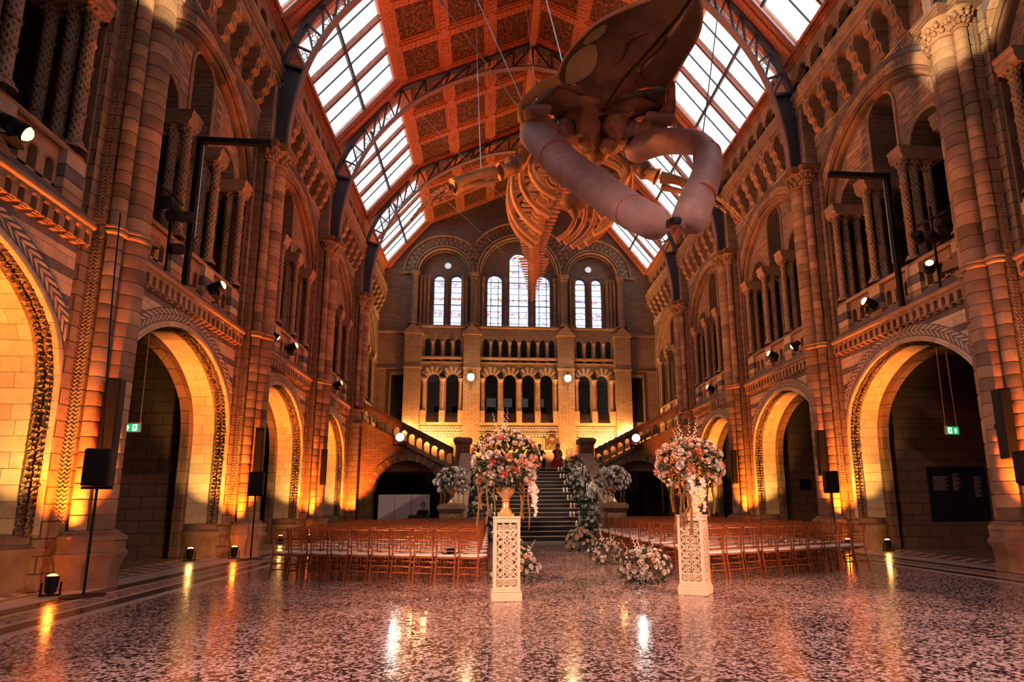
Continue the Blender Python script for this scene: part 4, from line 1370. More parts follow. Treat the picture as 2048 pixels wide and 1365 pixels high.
for s in (-1, 1):
    a, b = sorted((s * 2.75, s * 3.25))
    m = MB()
    m.prism([(22.7, 0), (22.7, 0.78), (29.6, 3.75), (29.6, 0)], lambda p, q, d: (d, p, q), a, b)
    O('stair_parapet', m.mesh('stair_parapet', 'core'), st)
    m = MB()
    m.prism([(22.6, 0.75), (22.6, 0.92), (29.6, 3.92), (29.6, 3.74)], lambda p, q, d: (d, p, q), a - 0.06, b + 0.06)
    O('parapet_coping', m.mesh('parapet_coping', 'buff'), st)
    # newel pier at the top
    m = MB()
    c = s * 3.27
    for z0, z1, h in ((3.15, 3.55, 0.42), (3.55, 3.62, 0.45), (3.62, 4.55, 0.37), (4.55, 4.64, 0.44), (4.64, 4.80, 0.48), (4.80, 4.86, 0.40)):
        m.box((c - h, 31.2 - h, z0), (c + h, 31.2 + h, z1))
    m.box((c - 0.25, 31.2 - 0.40, 3.78), (c + 0.25, 31.2, 4.40))
    nw = O('newel_pier', m.mesh('newel_pier', 'buff'), st)
    m = MB().box((c - 0.20, 31.2 - 0.43, 3.84), (c + 0.20, 31.2 - 0.39, 4.34))
    for q in range(9): m.ball((c + RND.uniform(-0.14, 0.14), 31.2 - 0.43, RND.uniform(3.92, 4.26)), 0.06, 6, 4, 1, 0.4, 1)
    O('newel_relief', m.mesh('newel_relief', 'buffdark', 50), nw)
    O('handrail', MB().tube([(s * 2.70, 22.9, 1.20), (s * 2.70, 29.3, 3.62)], 0.025, 8).mesh('handrail', 'steel'), st)
NF = 13
for s in (-1, 1):
    nm = 'left' if s < 0 else 'right'
    f = O('stair_flight', None, cat='staircase', label='side flight with arched balustrade climbing %s from the landing' % nm, group='side flights')
    X0, X1, Z0, Z1 = 3.78, 8.52, LZ, 5.55
    fx = lambda x: s * x
    def P3(x0, x1, y0, y1, z0, z1):
        xs = sorted((fx(x0), fx(x1)))
        return (xs[0], y0, z0), (xs[1], y1, z1)
    for i in range(NF):
        x = X0 + (X1 - X0) * i / NF
        O('step', MB().box(*P3(x, X1, 31.72, YE - 0.52, Z0 + (Z1 - Z0) * i / NF, Z0 + (Z1 - Z0) * (i + 1) / NF)).mesh('step', 'buff'), f)
    # front wall under the flight with a broad arch
    cx, r, zsp = 6.1, 1.72, 1.95
    ts = breaks(3.78, 8.52, *lin(cx - r, cx + r, 24))
    def lo(t):
        return zsp + sqrt(max(0, r * r - (t - cx) ** 2)) if abs(t - cx) < r else 0
    def hi(t):
        return Z0 + (Z1 - Z0) * min(1, max(0, (t - X0) / (X1 - X0))) + 0.05
    mb = strips(MB(), ts, lo, hi, 31.2, 31.7, lambda t, z, x: (fx(t), x, z))
    O('flight_wall', mb.mesh('flight_wall', 'endbrick'), f)
    vo = MB()
    vo2 = MB()
    for j in range(30):
        a, b = pi * j / 30, pi * (j + 1) / 30
        q = arcpts(cx, zsp, r + 0.34, a + 0.006, b - 0.006, 1) + arcpts(cx, zsp, r, b - 0.006, a + 0.006, 1)
        (vo if j % 2 else vo2).prism(q, lambda p, z, d: (fx(p), d, z), 31.16, 31.25)
    for sg in (-1, 1):
        for j in range(6):
            a = sorted((cx + sg * r, cx + sg * (r + 0.34)))
            (vo if j % 2 else vo2).box(*P3(a[0], a[1], 31.16, 31.25, 0.3 * j + 0.16, 0.3 * j + 0.44))
    O('arch_voussoirs', vo.mesh('arch_voussoirs', 'buff'), f, kind='stuff'); O('arch_voussoirs', vo2.mesh('arch_voussoirs', 'buffdark'), f, kind='stuff')
    # passage behind the arch
    m = MB()
    m.box(*P3(3.4, 9.0, 37.0, 37.1, 0, 3.1))
    O('passage_wall', m.mesh('passage_wall', 'alcove'), f)
    m = MB()
    strips(m, breaks(4.0, 8.2, *lin(5.0, 7.2, 14)), lambda t: 1.9 + sqrt(max(0, 1.21 - (t - 6.1) ** 2)) if abs(t - 6.1) < 1.1 else 0, lambda t: 3.2, 34.2, 34.5, lambda t, z, x: (fx(t), x, z))
    O('inner_arch', m.mesh('inner_arch', 'alcove'), f)
    # string course, arcaded balustrade, rail
    sl = (Z1 - Z0) / (X1 - X0)
    def zl(x): return Z0 + sl * (x - X0)
    m = MB()
    m.prism([(X0, zl(X0) + 0.02), (X1, zl(X1) + 0.02), (X1, zl(X1) + 0.20), (X0, zl(X0) + 0.20)], lambda p, q, d: (fx(p), d, q), 31.10, 31.45)
    O('string_moulding', m.mesh('string_moulding', 'buff'), f)
    m = MB()
    m.prism([(X0, zl(X0) + 1.00), (X1, zl(X1) + 1.00), (X1, zl(X1) + 1.20), (X0, zl(X0) + 1.20)], lambda p, q, d: (fx(p), d, q), 31.08, 31.47)
    O('balustrade_rail', m.mesh('balustrade_rail', 'buffdark'), f)
    nb = 12
    bm = MB()
    bm.lathe([(0.085, 0.0), (0.085, 0.06), (0.05, 0.10), (0.048, 0.42), (0.075, 0.50), (0.09, 0.52)], 8, caps=False)
    BMm = bm.mesh('baluster', 'buff', 40)
    for i in range(nb + 1):
        x = X0 + (X1 - X0) * i / nb
        O('baluster', BMm, f, loc=(fx(x), 31.28, zl(x) + 0.20))
    pw = (X1 - X0) / nb
    for i in range(nb):
        c = X0 + pw * (i + 0.5)
        zb = zl(c) + 0.68
        mm = MB()
        rr_ = pw / 2 - 0.05
        A_ = arcpts(c, zb, rr_, 0, pi, 8)
        top = lambda x: zl(x) + 1.01
        for (t0, z0), (t1, z1) in zip(A_[:-1], A_[1:]):
            mm.prism([(t1, z1), (t0, z0), (t0, top(t0)), (t1, top(t1))], lambda p, q, d: (fx(p), d, q), 31.16, 31.40)
        for sg in (-1, 1):
            a, b = sorted((c + sg * rr_, c + sg * pw / 2))
            mm.prism([(a, zb - 0.02), (b, zb - 0.02), (b, top(b)), (a, top(a))], lambda p, q, d: (fx(p), d, q), 31.16, 31.40)
        O('balustrade_arch', mm.mesh('balustrade_arch', 'buff'), f)
    # far balustrade against the wall, low
    m = MB()
    m.prism([(X0, zl(X0) + 0.5), (X1, zl(X1) + 0.5), (X1, zl(X1) + 1.1), (X0, zl(X0) + 1.1)], lambda p, q, d: (fx(p), d, q), YE - 0.5, YE - 0.40)
    O('wall_rail', m.mesh('wall_rail', 'buffdark'), f)

# ================================================================== blue whale skeleton
def bone(name, c1, c2, rough=0.6):
    t = NT(name)
    tc = t.n('TexCoord').outputs['Object']
    a = t.n('TexNoise', Vector=tc, Scale=1.8, Detail=3.0, Roughness=0.65).outputs['Fac']
    b = t.n('TexNoise', Vector=tc, Scale=25.0, Detail=2.0, Roughness=0.7).outputs['Fac']
    col = t.ramp(a, (0.32, c1), (0.68, c2))
    c_ = t.n('TexNoise', Vector=tc, Scale=7.0, Detail=2.0, Roughness=0.7).outputs['Fac']
    col = t.mix(t.ramp(c_, (0.42, (0, 0, 0)), (0.68, (0.6, 0.6, 0.6))), col, c1)
    col = t.mix(t.math('MULTIPLY', b, 0.5), col, (0.05, 0.02, 0.015))
    t.bsdf(col, rough, 0.3, bump=t.math('ADD', b, a), bstr=0.4, bdist=0.02)
    return t.m
M['bone'] = bone('old_bone', (0.38, 0.19, 0.085), (0.62, 0.38, 0.19))
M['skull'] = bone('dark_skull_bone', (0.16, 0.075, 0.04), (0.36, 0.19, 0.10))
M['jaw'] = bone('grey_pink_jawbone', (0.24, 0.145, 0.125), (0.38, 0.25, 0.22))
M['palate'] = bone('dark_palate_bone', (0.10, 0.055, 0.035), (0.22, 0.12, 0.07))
M['palepatch'] = bone('pale_cartilage_patch', (0.45, 0.36, 0.17), (0.55, 0.45, 0.24))
M['strap'] = plain('red_brown_strap', (0.30, 0.06, 0.03), 0.6)
wh = O('whale_skeleton', None, loc=(0, 0, 0), cat='skeleton', label='giant whale skeleton diving with open jaws, hung from the roof')

def resample(p, n):
    P = [Vector(q) for q in p]
    d = [0]
    for a, b in zip(P[:-1], P[1:]): d.append(d[-1] + (b - a).length)
    out = []
    for i in range(n):
        s = d[-1] * i / (n - 1)
        for j in range(len(P) - 1):
            if s <= d[j + 1] + 1e-9:
                f = (s - d[j]) / max(1e-9, d[j + 1] - d[j])
                out.append(P[j].lerp(P[j + 1], min(1, f))); break
    return out
def rostrum():
    n = 22
    LE = resample(smooth_pts([(-0.62, 10.15, 9.42), (-0.50, 9.5, 9.42), (-0.28, 8.9, 9.33), (-0.03, 8.4, 9.21), (0.31, 7.9, 9.01), (0.64, 7.3, 8.66), (0.78, 6.7, 8.27), (0.80, 6.25, 7.95)]), n)
    RE = resample(smooth_pts([(1.66, 10.25, 9.52), (1.69, 9.8, 9.48), (1.71, 9.3, 9.4), (1.65, 8.5, 9.16), (1.39, 7.7, 8.83), (1.06, 6.95, 8.40), (0.92, 6.4, 8.05), (0.86, 6.22, 7.95)]), n)
    MI = resample(smooth_pts([(0.42, 10.4, 9.20), (0.61, 9.7, 9.24), (0.77, 9.2, 9.17), (0.89, 8.5, 8.98), (0.92, 7.5, 8.52), (0.88, 6.7, 8.14), (0.83, 6.24, 7.90)]), n)
    up = Vector((0, -0.35, 0.94))
    for nm, E, sg in (('left_maxilla', LE, -1), ('right_maxilla', RE, 1)):
        m = MB()
        k = 7
        rows = []
        for i in range(n):
            w = (E[i] - MI[i]).length
            gap = MI[i].lerp(E[i], min(0.35, 0.045 / max(w, 0.05)))
            r = []
            for j in range(k):
                f = j / (k - 1)
                p = gap.lerp(E[i], f)
                r.append(p + up * (sin(f * pi) * 0.13 * min(1, w) + 0.05 * f))
            for j in range(k - 1, -1, -1):
                f = j / (k - 1)
                p = gap.lerp(E[i], f)
                r.append(p + up * (sin(f * pi) * 0.13 * min(1, w) + 0.05 * f + 0.05 + 0.16 * (1 - f)))
            rows.append(r)
        vs = [p for r in rows for p in r]
        q = 2 * k
        fs = []
        for i in range(n - 1):
            for j in range(q):
                fs.append((i * q + j, i * q + (j + 1) % q, (i + 1) * q + (j + 1) % q, (i + 1) * q + j))
        fs += [tuple(range(q)), tuple((n - 1) * q + j for j in range(q - 1, -1, -1))]
        m.add(vs, fs)
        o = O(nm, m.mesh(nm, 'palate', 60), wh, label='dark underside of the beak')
        rim = MB().tube([p + up * 0.06 for p in E], 0.028, 6)
        O('blade_edge', rim.mesh('blade_edge', 'bone', 60), o)
        # ridge and pale patches following the blade
        rg = MB()
        a, b = (4, 15) if sg < 0 else (2, 13)
        rg.tube([MI[i].lerp(E[i], 0.42 - 0.02 * i + 0.1 * sin(i)) + up * (0.085) for i in range(a, b)], 0.03, 6)
        O('palate_ridge', rg.mesh('palate_ridge', 'palate', 60), o)
        for (i0, i1, f0, f1) in (((0, 5, 0.45, 0.92), (5, 8, 0.72, 0.95)) if sg < 0 else ((8, 16, 0.18, 0.42), (3, 6, 0.15, 0.4))):
            pm = MB()
            for i in range(i0, i1):
                qd = []
                for ii, w_ in ((i, 0), (i, 1), (i + 1, 1), (i + 1, 0)):
                    q_ = (ii - i0) / (i1 - i0) - 0.5
                    f = (f0 + 0.9 * (f1 - f0) * q_ * q_ * 2) if w_ == 0 else (f1 - 0.5 * (f1 - f0) * q_ * q_ * 2)
                    w = (E[ii] - MI[ii]).length
                    qd.append(MI[ii].lerp(E[ii], f) + up * (sin(f * pi) * 0.13 * min(1, w) + 0.05 * f - 0.012))
                pm.add(qd + [p + up * 0.03 for p in qd], [(0, 1, 2, 3), (7, 6, 5, 4), (0, 4, 5, 1), (1, 5, 6, 2), (2, 6, 7, 3), (3, 7, 4, 0)])
            O('pale_patch', pm.mesh('pale_patch', 'palepatch', 60), o)
    vm = MB().tube([p + up * 0.10 for p in MI], [0.07 * (1 - 0.6 * i / n) for i in range(n)], 8)
    O('vomer', vm.mesh('vomer', 'palate', 60), wh)
rostrum()
from mathutils import noise as mnoise
def lump(name, parts, mt='skull', par=None, label=None):
    m = MB()
    for c, r, rot in parts:
        s0 = len(m.v)
        m.ball((0, 0, 0), 1.0, 20, 14)
        m.xf(Matrix.Translation(c) @ Matrix.Rotation(rot, 4, 'Y') @ Matrix.Diagonal((*r, 1)), s0)
        cc = Vector(c)
        for i in range(s0, len(m.v)):
            p = Vector(m.v[i])
            k = 1.0 + 0.42 * mnoise.noise(p * 3.1) + 0.22 * mnoise.noise(p * 8.0)
            m.v[i] = tuple(cc + (p - cc) * k)
    o = O(name, m.mesh(name, mt, 60), par or wh, label=label)
    return o
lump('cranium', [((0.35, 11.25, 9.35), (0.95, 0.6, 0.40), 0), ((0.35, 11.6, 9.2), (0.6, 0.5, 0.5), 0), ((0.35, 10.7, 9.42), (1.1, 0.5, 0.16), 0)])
lump('pterygoid', [((0.10, 10.75, 8.98), (0.26, 0.34, 0.30), 0.3), ((0.13, 10.95, 8.75), (0.20, 0.25, 0.2), 0)])
lump('pterygoid', [((0.62, 10.75, 8.98), (0.26, 0.34, 0.30), -0.3), ((0.55, 10.95, 8.75), (0.20, 0.25, 0.2), 0)])
lump('tympanic_bone', [((-0.32, 10.95, 9.02), (0.24, 0.2, 0.2), 0)], 'jaw')
lump('tympanic_bone', [((1.05, 10.95, 9.05), (0.24, 0.2, 0.2), 0)], 'jaw')
lump('squamosal', [((-0.80, 11.05, 9.05), (0.42, 0.36, 0.26), 0.5), ((-1.10, 10.9, 9.25), (0.17, 0.4, 0.15), 0.3)])
lump('squamosal', [((1.50, 11.05, 9.12), (0.42, 0.36, 0.26), -0.5), ((1.78, 10.9, 9.38), (0.17, 0.4, 0.15), -0.3)])
for s, pts in ((-1, [(-1.22, 10.95, 9.15), (-1.22, 10.75, 9.33), (-1.02, 10.5, 9.46), (-0.80, 10.25, 9.48), (-0.58, 10.05, 9.45)]), (1, [(1.86, 10.95, 9.25), (1.88, 10.75, 9.42), (1.80, 10.5, 9.56), (1.72, 10.25, 9.56), (1.66, 10.1, 9.52)])):
    O('orbital_arch', MB().tube(smooth_pts(pts), 0.10, 8, flat=0.7).mesh('orbital_arch', 'bone', 60), wh)
    lump('eye_socket', [((-0.95 if s < 0 else 1.58, 10.70, 9.20), (0.30, 0.2, 0.10), 0.15 * s)], 'jaw')
    pl = MB()
    a = [(-0.58, 10.2, 9.44), (0.36, 10.3, 9.25), (0.3, 10.95, 9.3), (-1.1, 10.85, 9.28)] if s < 0 else [(1.64, 10.3, 9.54), (0.50, 10.35, 9.25), (0.4, 10.95, 9.3), (1.75, 10.85, 9.4)]
    pl.add([Vector(p) for p in a] + [Vector(p) + Vector((0, 0, 0.12)) for p in a], [(0, 1, 2, 3), (7, 6, 5, 4), (0, 4, 5, 1), (1, 5, 6, 2), (2, 6, 7, 3), (3, 7, 4, 0)])
    O('maxillary_plate', pl.mesh('maxillary_plate', 'palate'), wh)
def jaw(name, pts, rad, straps):
    P = smooth_pts(pts, 5)
    n = len(P)
    rr_ = [rad[min(len(rad) - 1, int(i / (n - 1) * (len(rad) - 1)))] * (1 - (i / (n - 1) * (len(rad) - 1)) % 1) + rad[min(len(rad) - 1, int(i / (n - 1) * (len(rad) - 1)) + 1)] * ((i / (n - 1) * (len(rad) - 1)) % 1) for i in range(n)]
    d0 = Vector(P[0]) - Vector(P[2]); d0.normalize()
    d1 = Vector(P[-1]) - Vector(P[-3]); d1.normalize()
    pre = [tuple(Vector(P[0]) + d0 * q) for q in (0.22, 0.14)]
    post = [tuple(Vector(P[-1]) + d1 * q) for q in (0.10, 0.16)]
    o = O(name, MB().tube(pre + P + post, [rr_[0] * 0.45, rr_[0] * 0.8] + rr_ + [rr_[-1] * 0.75, rr_[-1] * 0.35], 20, flat=0.86).mesh(name, 'jaw', 70), wh, label='massive bowed lower jawbone')
    for f in straps:
        i = int(f * (n - 1))
        a = [Vector(P[i]) + (Vector(P[i + 1]) - Vector(P[i])) * q for q in (0, 0.12)]
        O('strap', MB().tube([a[0], a[0].lerp(a[1], 1.0)], rr_[i] * 1.03, 20, flat=0.87).mesh('strap', 'strap', 60), o)
    return o
jaw('mandible', [(-0.94, 11.0, 8.87), (-0.74, 10.4, 8.22), (-0.50, 9.8, 7.48), (-0.19, 9.0, 6.65), (0.08, 8.2, 5.89), (0.23, 7.55, 5.34), (0.33, 7.15, 5.02)], [0.36, 0.37, 0.36, 0.34, 0.31, 0.28, 0.26], (0.28, 0.80))
jaw('mandible', [(1.20, 11.1, 8.72), (1.60, 10.8, 8.72), (1.88, 10.3, 8.42), (1.99, 9.7, 7.98), (1.96, 9.2, 7.45), (1.76, 8.7, 6.86), (1.40, 8.1, 6.14), (1.08, 7.6, 5.56), (0.86, 7.25, 5.16)], [0.30, 0.30, 0.28, 0.25, 0.24, 0.25, 0.25, 0.26, 0.25], (0.50, 0.84))
O('jaw_coupling', MB().tube([(0.52, 7.0, 4.98), (0.64, 7.05, 5.02)], 0.05, 8).mesh('jaw_coupling', 'black'), wh)
# spine
SPN = smooth_pts([(0.35, 11.9, 9.45), (0.30, 13.2, 10.0), (0.12, 15.0, 10.65), (-0.08, 18.0, 11.45), (-0.18, 21.0, 11.82), (-0.02, 24.0, 12.30), (0.20, 27.0, 12.63), (0.37, 30.0, 12.88), (0.48, 32.2, 12.98)], 8)
def vertebra():
    m = MB()
    m.lathe([(0.5, -0.30), (1.0, -0.27), (0.86, -0.12), (0.86, 0.12), (1.0, 0.27), (0.5, 0.30)], 14)
    m.xf(Matrix.Rotation(pi / 2, 4, 'X'))
    m.prism([(-0.14, 0.9), (0.16, 0.9), (0.34, 2.6), (0.06, 2.8)], lambda a, b, d: (d, a, b), -0.10, 0.10)
    for s in (-1, 1):
        m.prism([(0.8 * s, -0.16), (0.8 * s, 0.18), (2.1 * s, 0.34), (2.35 * s, 0.10), (2.1 * s, -0.06)], lambda a, b, d: (a, b, d), -0.14, 0.12)
        m.prism([(0.3 * s, -0.05), (0.3 * s, 0.2), (0.62 * s, -0.42), (0.5 * s, -0.5)], lambda a, b, d: (a, b + 0.0, d + 0.9), -0.05, 0.5)
    m.prism([(-0.12, -0.9), (0.16, -0.9), (0.0, -1.7), (-0.2, -1.6)], lambda a, b, d: (d, a, b), -0.05, 0.05)
    return m.mesh('vertebra', 'bone', 40)
VT = vertebra()
NV = 52
SP = resample(SPN, NV)
for i in range(NV):
    d = SP[min(i + 1, NV - 1)] - SP[max(0, i - 1)]
    f = i / (NV - 1)
    sz = 0.225 * (0.85 + 0.5 * sin(pi * min(1, f * 1.5)) if f < 0.66 else 1.35 - (f - 0.66) * 2.9)
    O('vertebra', VT, wh, loc=SP[i], rot=d.to_track_quat('Y', 'Z').to_euler(), sc=max(0.055, sz))
for i in range(8):
    b = SP[3 + int(i * 1.9)]
    for s in (-1, 1):
        lat = (1.18, 1.38, 1.48, 1.48, 1.42, 1.32, 1.18, 1.02)[i]
        drop = (0.95, 1.40, 1.75, 1.92, 1.92, 1.78, 1.50, 1.20)[i]
        pts = [b + Vector((s * 0.16, 0, 0.0)), b + Vector((s * 0.58 * lat, 0.02, 0.06)), b + Vector((s * 0.96 * lat, 0.10, -0.24)), b + Vector((s * 1.0 * lat, 0.22, -0.55 * drop)),
               b + Vector((s * 0.80 * lat, 0.36, -0.86 * drop)), b + Vector((s * 0.46 * lat, 0.46, -1.06 * drop))]
        P = smooth_pts([tuple(p) for p in pts], 4)
        r = 0.115 if i else 0.14
        O('rib', MB().tube(P, [r * (0.50 + 0.62 * j / (len(P) - 1)) for j in range(len(P))], 8, flat=0.75).mesh('rib', 'bone', 60), wh)
lump('sternum', [((0.15, 13.1, 8.55), (0.30, 0.2, 0.22), 0), ((0.15, 13.1, 8.35), (0.14, 0.12, 0.22), 0)])
# flippers
for s in (-1, 1):
    fx = (lambda p: p) if s < 0 else (lambda p: (0.62 - p[0] * 0.93, p[1], p[2] + 0.06))
    sh = [fx(p) for p in ((-0.95, 12.6, 9.95), (-1.28, 12.75, 9.70), (-1.33, 12.9, 9.42), (-1.12, 13.5, 9.55), (-0.9, 13.6, 10.0))]
    m = MB()
    m.add([Vector(p) for p in sh] + [Vector(p) + Vector((0.07 * -s, 0, 0.05)) for p in sh], [(0, 1, 2, 3, 4), (9, 8, 7, 6, 5)] + [(i, (i + 1) % 5, 5 + (i + 1) % 5, 5 + i) for i in range(5)])
    O('scapula', m.mesh('scapula', 'bone'), wh)
    def limb(name, pts, r, lb=None):
        P = smooth_pts([fx(p) for p in pts], 3)
        n = len(P)
        O(name, MB().tube(P, [r * (1.0 + 0.45 * abs(2 * j / (n - 1) - 1) ** 2) for j in range(n)], 10).mesh(name, 'bone', 60), wh)
    limb('humerus', [(-1.36, 12.95, 9.33), (-1.50, 12.9, 9.23), (-1.66, 12.85, 9.14)], 0.15)
    lump('humerus_head', [(fx((-1.33, 12.95, 9.36)), (0.20, 0.2, 0.2), 0)])
    limb('radius', [(-1.76, 12.82, 9.10), (-2.10, 12.7, 8.98), (-2.46, 12.6, 8.78), (-2.72, 12.5, 8.56)], 0.105)
    limb('ulna', [(-1.80, 12.95, 8.92), (-2.10, 12.85, 8.80), (-2.46, 12.75, 8.66), (-2.70, 12.65, 8.48)], 0.065)
    for j, (e, k) in enumerate((((-3.52, 11.7, 7.25), 9), ((-3.35, 11.9, 7.55), 8), ((-3.10, 12.1, 7.85), 6), ((-2.98, 12.2, 8.02), 5))):
        a = Vector((-2.78 + 0.02 * j, 12.46 + 0.05 * j, 8.50 - 0.055 * j + 0.05))
        mid = Vector(((a.x + e[0]) / 2, (a.y + e[1]) / 2, (a.z + e[2]) / 2 + (0.16 if j < 2 else 0.06)))
        pp = resample(smooth_pts([tuple(a), tuple(mid), e], 4), k + 1)
        for p, q in zip(pp[:-1], pp[1:]):
            p_, q_ = Vector(fx(p)), Vector(fx(q))
            d = q_ - p_
            O('phalanx', MB().tube([p_ + d * 0.08, p_ + d * 0.5, p_ + d * 0.92], [0.034, 0.022, 0.032], 6).mesh('phalanx', 'bone', 60), wh)
    lump('carpal', [(fx((-2.76 - 0.04 * q, 12.45 + 0.08 * q, 8.47 - 0.04 * (q % 2))), (0.06, 0.06, 0.05), 0) for q in range(4)])
# suspension cables
def cable(p, q, label, r=0.012):
    m = MB().tube([p, q], r, 6)
    c = Vector(p).lerp(Vector(q), 0.3)
    d = (Vector(q) - Vector(p)).normalized()
    o = O('suspension_cable', m.mesh('suspension_cable', 'steel'), cat='cable', group='cables holding the whale', label=label)
    O('turnbuckle', MB().tube([c, c + d * 0.35], 0.03, 6).mesh('turnbuckle', 'steel'), o)
cable((-1.18, 11.0, 9.32), (-6.9, 11.25, 17.9), 'steel cable from the whale cheek to the left skylight rib')
cable((-1.10, 11.0, 9.36), (-5.2, 11.25, 19.7), 'steel cable beside the cheek cable of the whale')
cable((-0.52, 9.7, 9.47), (-2.6, 11.25, 21.2), 'pale steel cable tied to the left edge of the whale beak')
cable((1.98, 9.4, 7.95), (4.6, 11.25, 20.1), 'thin steel cable tied to the right jawbone of the whale')
cable((-0.18, 21.2, 11.8), (-5.62, 24.50, 19.45), 'steel cable from the whale tail to the third left roof rib')
cable((-0.16, 20.6, 11.75), (5.62, 24.50, 19.45), 'steel cable from the whale tail to the third right roof rib')
cable((0.30, 28.6, 12.75), (-5.62, 31.15, 19.45), 'steel cable from the tail tip to the fourth left roof rib')
cable((0.30, 28.4, 12.73), (5.62, 31.15, 19.45), 'steel cable from the tail tip to the fourth right roof rib')
cable((-0.08, 17.5, 11.4), (-1.0, 17.85, 21.5), 'thin upright steel cable above the whale back')
cable((-2.1, 12.7, 9.05), (-2.6, 17.85, 21.1), 'thin steel cable holding the left flipper of the whale')
cable((2.57, 12.7, 9.11), (3.4, 17.85, 20.75), 'thin steel cable holding the right flipper of the whale')

# ================================================================== chiavari chairs
M['gold'] = plain('gold_lacquered_wood', (0.30, 0.085, 0.025), 0.3, 0.5, 0.1, 0.2, 20.0)
M['cushion'] = plain('ivory_seat_pad', (0.78, 0.70, 0.64), 0.8, 0.2, 0, 0.06, 10.0, 0.1)
def chair_parts():
    D = []
    w, dp = 0.176, 0.19
    def leg(x, pts, r):
        m = MB().tube([(x, *p) for p in pts], r, 8)
        for z in (0.12, 0.30):
            m.tube([(x, pts[0][0] + (pts[1][0] - pts[0][0]) * z / 0.45, z - 0.012), (x, pts[0][0] + (pts[1][0] - pts[0][0]) * z / 0.45, z + 0.012)], r * 1.35, 8)
        return m
    for s in (-1, 1):
        D.append(('rear_leg', leg(s * w, [(-0.25, 0.0), (-0.19, 0.45), (-0.20, 0.70), (-0.235, 0.92)], 0.0135)))
        D.append(('front_leg', leg(s * (w + 0.01), [(0.20, 0.0), (0.185, 0.44)], 0.0135)))
    D.append(('seat', MB().bbox((-0.196, -0.20, 0.425), (0.196, 0.21, 0.45), 0.012)))
    for z in (0.905, 0.745, 0.675, 0.56):
        y = -0.19 - 0.045 * max(0, (z - 0.45) / 0.47) ** 1.5
        D.append(('back_rail', MB().tube([(-w, y, z), (0, y - 0.012, z), (w, y, z)], 0.010, 6)))
    for i in range(7):
        x = -0.15 + 0.05 * i
        D.append(('spindle', MB().tube([(x, -0.222, 0.745), (x, -0.242, 0.905)], 0.0065, 6)))
    for z in (0.15, 0.26):
        for s in (-1, 1):
            D.append(('stretcher', MB().tube([(s * w, -0.235 + z * 0.1, z), (s * (w + 0.01), 0.195, z)], 0.009, 6)))
        D.append(('stretcher', MB().tube([(-w - 0.01, 0.193, z + 0.03), (w + 0.01, 0.193, z + 0.03)], 0.009, 6)))
        D.append(('stretcher', MB().tube([(-w, -0.232 + z * 0.1, z + 0.03), (w, -0.232 + z * 0.1, z + 0.03)], 0.009, 6)))
    return D
CHP = chair_parts()
CHM = [(n, m.mesh(n, 'gold', 50)) for n, m in CHP]
j = MB()
for n, m in CHP: j.add(m.v, m.f)
CHJ = j.mesh('frame', 'gold', 50)
cu = MB()
cu.bbox((-0.195, -0.185, 0.45), (0.195, 0.20, 0.495), 0.02)
CHC = cu.mesh('cushion', 'cushion', 60)
ROWN = ['back', 'second', 'third', 'fourth', 'fifth', 'sixth', 'seventh', 'eighth', 'ninth', 'tenth', 'eleventh', 'twelfth']
SEAT_N = ['aisle', 'second', 'third', 'fourth', 'fifth', 'sixth', 'seventh', 'eighth', 'ninth', 'tenth', 'eleventh']
CHAIRS = {}
for s in (-1, 1):
    for r in range(12):
        for c in range(10):
            u = 0.425 * c
            an = radians(21) * (1 - r * 0.055)
            x = 2.10 + u * cos(an)
            y = 10.62 + r * 0.96 + u * sin(an)
            if r > 9 and (x > 4.9 or y > 21.6): continue
            jx, jy, ja = RND.uniform(-0.003, 0.003), RND.uniform(-0.03, 0.03), RND.uniform(-0.015, 0.015)
            lab = 'gold chiavari chair with ivory pad, %s row from camera, %s seat, %s block' % (ROWN[r], SEAT_N[c] if c == 0 else SEAT_N[c] + ' from aisle', 'left' if s < 0 else 'right')
            if r == 0: lab = lab.replace('back row from camera', 'row nearest camera')
            ch = O('chiavari_chair', None, loc=(s * x + jx, y + jy, 0), rz=s * an + ja, cat='chair', label=lab, group='chairs in the %s block' % ('left' if s < 0 else 'right'))
            CHAIRS[s, r, c] = ch
            if r < 2:
                for n, me in CHM: O(n, me, ch)
            else:
                O('frame', CHJ, ch)
            O('cushion', CHC, ch)

# ================================================================== flowers
def petalmat(name, c1, c2):
    t = NT(name)
    rn = t.n('ObjectInfo').outputs['Random']
    col = t.mix(rn, c1, c2)
    t.bsdf(col, 0.7, 0.2)
    return t.m
M['white_petal'] = petalmat('white_petal', (0.78, 0.72, 0.66), (0.88, 0.80, 0.74))
M['blush_petal'] = petalmat('blush_petal', (0.82, 0.60, 0.50), (0.88, 0.70, 0.60))
M['peach_petal'] = petalmat('peach_petal', (0.80, 0.40, 0.22), (0.86, 0.52, 0.34))
M['coral_petal'] = petalmat('coral_petal', (0.72, 0.20, 0.12), (0.78, 0.30, 0.18))
M['leafgreen'] = plain('dark_foliage', (0.035, 0.055, 0.025), 0.6, 0.3, 0, 0.5, 12.0)
M['amaranth'] = plain('hanging_amaranth', (0.22, 0.11, 0.03), 0.8, 0.2, 0, 0.4, 60.0, 0.4)
M['heart'] = plain('flower_heart', (0.45, 0.28, 0.06), 0.7)
